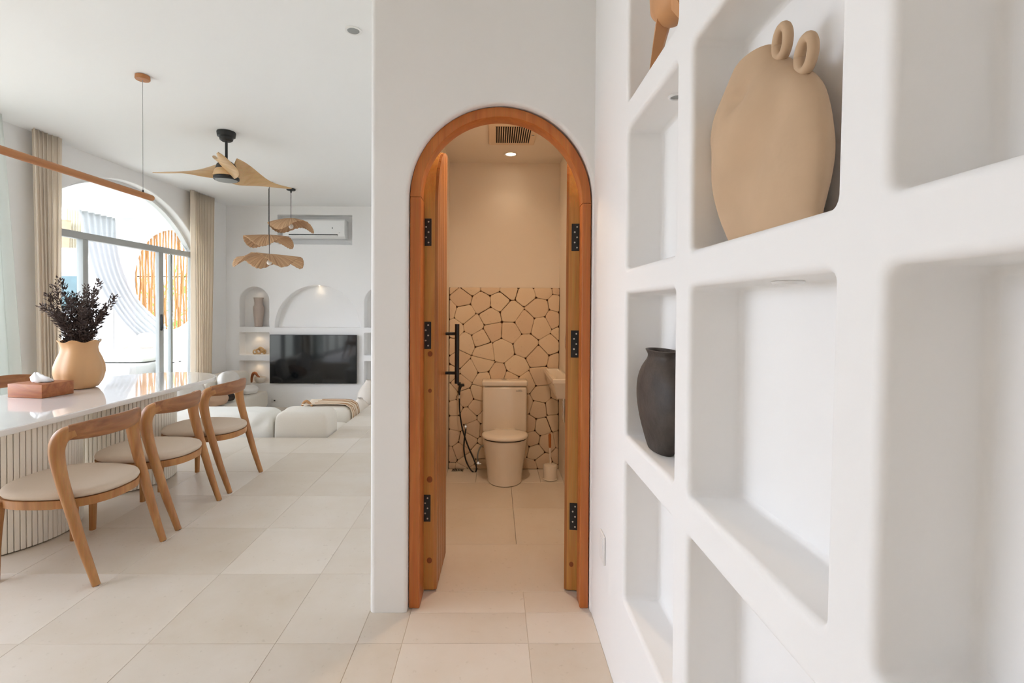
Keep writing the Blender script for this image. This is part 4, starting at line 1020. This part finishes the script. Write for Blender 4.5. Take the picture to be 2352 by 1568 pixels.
mk('vase_body', *lathe([(.10, .001), (.12, .01), (.165, .14), (.17, .24), (.14, .34), (.085, .41), (.048, .44), (.040, .455), (.041, .468), (.034, .468), (.032, .44), (.04, .41)], (-2.0, 7.3, PZ), 36), 'vase_white', fv, angle=60)
mk('vase_mouth', *lathe([(0, .0), (.033, 0), (.033, .002), (0, .002)], (-2.0, 7.3, PZ + .46), 24, cap0=False, cap1=False), 'dark_inside', fv)
ws = thing('wall_outlet', 'tiny dark outlet low on the far wall, right of the chaise', 'socket', (-3.95, YF, -.26))
bx('outlet_plate', 'plastic_white', ws, -4.03, -3.91, YF - .008, YF - .0003, -.335, -.26, r=.002)
bx('outlet_hole', 'black_metal', ws, -3.985, -3.955, YF - .0095, YF - .007, -.31, -.285, r=.001, seg=1)

# ------------------------------------------------------------------ outside: covered porch with a daybed
PX0, PY1, PH = -7.7, 10.0, 3.16
struct(mk('ground', *box(-60, XL - .22, -40, 70, -.7, -.45), 'garden_ground', smooth=False))
struct(mk('floor_porch', *box(PX0 - .3, XL - .22, 3.5, PY1, -.45, -.02), 'deck', smooth=False))
struct(mk('ceiling_porch', *box(PX0 - .1, XL - .22, 3.5, PY1 + .35, PH, PH + .2), 'outdoor_white', smooth=False))
oc, orx, orz, ocz = -6.66, .745, 1.02, 1.93
ov = [(oc + orx * cos(2 * pi * k / 56), ocz + orz * sin(2 * pi * k / 56)) for k in range(56)]
wall_mesh('wall_porch', (0, PY1, 0), (1, 0, 0), (0, 0, 1), (0, -1, 0), [(PX0, -.4), (XL - .2, -.4), (XL - .2, PH), (PX0, PH)], [(ov, -.30)], 'outdoor_white', lip=.03)
struct(mk('wall_porch_edge', *box(PX0, PX0 + .01, PY1, PY1 + .3, -.4, PH), 'outdoor_white', smooth=False))
sk = thing('stick_screen', 'screen of upright crooked orange-brown sticks filling the oval porch opening', 'screen', (oc, PY1 + .2, .9))
rk_ = random.Random(11); ns = 25
for k in range(ns):
    x = oc - orx + 2 * orx * (k + .5) / ns; h = orz * sqrt(max(.01, 1 - ((x - oc) / orx) ** 2)); n = 9; pts = []
    ph = rk_.uniform(0, 6); am = rk_.uniform(.004, .016)
    for i in range(n):
        z = ocz - h - .02 + (2 * h + .04) * i / (n - 1); pts.append((x + am * sin(ph + 4 * z) + rk_.uniform(-.004, .004), PY1 + .20 + rk_.uniform(-.006, .006), z))
    r = rk_.uniform(.015, .023); mk('stick', *tube(cr(pts, 2), [r, r * 1.1, r * .9, r], 7), 'stick_wood', sk, origin=(x, PY1 + .2, ocz))
mk('cross_rod', *tube([(oc - orx, PY1 + .235, ocz + .07), (oc + orx, PY1 + .235, ocz + .07)], .012, 8), 'stem_dark', sk)
def bush(name, label, c, s, n, m, seed):
    rr = random.Random(seed); g = G()
    for _ in range(n):
        while True:
            p = Vector((rr.uniform(-1, 1), rr.uniform(-1, 1), rr.uniform(-1, 1)))
            if p.length < 1: break
        q = Vector((c[0] + p.x * s[0], c[1] + p.y * s[1], c[2] + p.z * s[2])); d = (p + Vector((0, 0, .4)) + Vector((rr.uniform(-1, 1), rr.uniform(-1, 1), rr.uniform(-.5, 1)))).normalized()
        w = d.cross(Vector((rr.uniform(-1, 1), rr.uniform(-1, 1), rr.uniform(-1, 1)))).normalized(); L = rr.uniform(.10, .22) * (s[2] ** .5)
        g.add([q, q + d * L * .5 + w * L * .12, q + d * L, q + d * L * .5 - w * L * .12], [(0, 1, 2, 3)])
    t = thing(name, label, 'plant', (c[0], c[1], c[2] - s[2])); o = g.mk('leaves', m, t, smooth=False); o['kind'] = 'stuff'; return t
t = bush('garden_bush', 'green garden bush glimpsed between the sticks of the porch screen', (-7.9, PY1 + 2.2, 1.0), (1.2, .6, 1.3), 700, 'leaf_green', 4)
mk('bush_stem', *tube([(-7.9, PY1 + 2.2, -.45), (-7.9, PY1 + 2.2, .6)], .04, 8), 'stem_dark', t)
# daybed: plastered platform, mattress, pillows
struct(mk('trim_2', *rbox(PX0 + .05, XL - 1.0, 7.9, PY1 - .001, -.02, .43, r=.04, seg=4), 'outdoor_white'))
md = mk('daybed_mattress', *cushion((-6.42, 9.0, .52), (1.1, 1.5, .17), (.18, .35), 48, 12), 'cover_white', origin=(-6.42, 9.0, .44), angle=180); tag(md, 'thin white mattress on the porch daybed, seen past the ochre vase', 'mattress')
for c, s, r, m_, lb in (((-6.93, 9.25, .755), (.34, .13, .32), -20, 'pillow_blush', 'pinkish beige porch pillow leaning left, beneath the drape'), ((-6.55, 9.30, .745), (.34, .13, .30), 15, 'pillow_blush', 'pinkish beige porch pillow leaning right, partly behind the drape')):
    o = mk('porch_pillow', *cushion(c, s, (.55, .75), 30, 16, None, radians(r), (radians(-18), 'X')), m_, origin=c, angle=180); tag(o, lb, 'pillow', 'pillows on the porch daybed')
pf_ = mk('porch_pouf', *cushion((-5.50, 8.75, .40), (.56, .8, .82), (.7, .45), 40, 16), 'cover_white', origin=(-5.50, 8.75, -.01), angle=180); tag(pf_, 'rounded white pouf outside the sliding door, low behind the glass', 'pouf')
# sweeping drape
le = cr([(-7.60, 9.05, 3.14), (-7.50, 9.10, 2.4), (-7.35, 9.2, 1.75), (-7.05, 9.35, 1.1), (-6.72, 9.5, .66)], 8)
re_ = cr([(-7.60, 9.92, 3.14), (-7.52, 9.84, 2.6), (-7.30, 9.75, 2.0), (-6.95, 9.70, 1.45), (-6.42, 9.68, .98)], 8)
def drp(u, v):
    k = min(int(v * (len(le) - 1)), len(le) - 2); a = v * (len(le) - 1) - k; L = le[k].lerp(le[k + 1], a); Rr = re_[k].lerp(re_[k + 1], a)
    p = L.lerp(Rr, u); w = .045 * sin(2 * pi * 6 * u + 1.5 * sin(3 * v)) * (1 - .3 * v); return (p.x + w, p.y - w * .6, p.z - .05 * sin(pi * u) * v)
dp = mk('porch_drape', *grid(72, 30, drp), 'drape_white', origin=(-7.5, 9.5, 3.14), angle=180); solid(dp, .002); tag(dp, 'white gauzy drape sweeping down to the right across the porch', 'drape')
# the neighbour's house beyond
nb = thing('neighbour_house', 'white neighbouring house wall with a grey-framed window, seen through the arched window', 'building', (-14, 14.5, -.45))
mk('house_wall', *box(-19, -10.3, 14.0, 14.6, -.45, 3.02), 'outdoor_white', nb, smooth=False)
w_ = bx('house_window', 'outdoor_grey', nb, -12.6, -11.62, 13.93, 14.05, 1.2, 2.48); bx('house_pane', 'dark_glass', w_, -12.5, -11.74, 13.915, 13.94, 1.3, 2.22, r=.002)
mk('house_upper_wall', *box(-19, -12.9, 15.4, 15.9, 3.02, 5.6), 'outdoor_white', nb, smooth=False)
fe = thing('bamboo_fence', 'grey bamboo pole fence standing on the neighbouring wall', 'fence', (-11.6, 14.3, 3.02))
for k in range(30): x = -12.5 + k * .075; mk('bamboo_pole', *tube([(x, 14.5, 3.021), (x, 14.5, 4.25 + .06 * sin(k * 2.3))], .03, 7), 'bamboo_grey', fe, origin=(x, 14.5, 3.02))
pt = thing('planter', 'brown square planter on the neighbouring wall, left of the fern', 'planter', (-12.25, 13.9, 3.3))
pt.location = (-12.3, 14.15, 3.02); LOC[pt.name] = Vector(pt.location)
mk('planter_body', *lathe([(.20, .001), (.27, .75), (.29, .80), (.25, .80), (.24, .7)], (-12.35, 14.15, 3.02), 4), 'pot_brown', pt, smooth=False)
t = bush('fern', 'bright green fern on top of the neighbouring wall', (-11.6, 14.15, 4.30), (.38, .2, .26), 420, 'leaf_green', 9)
mk('fern_pot', *lathe([(.12, .0), (.17, .9), (.18, .95), (.14, .95)], (-11.6, 14.15, 3.022), 16), 'bamboo_grey', t)
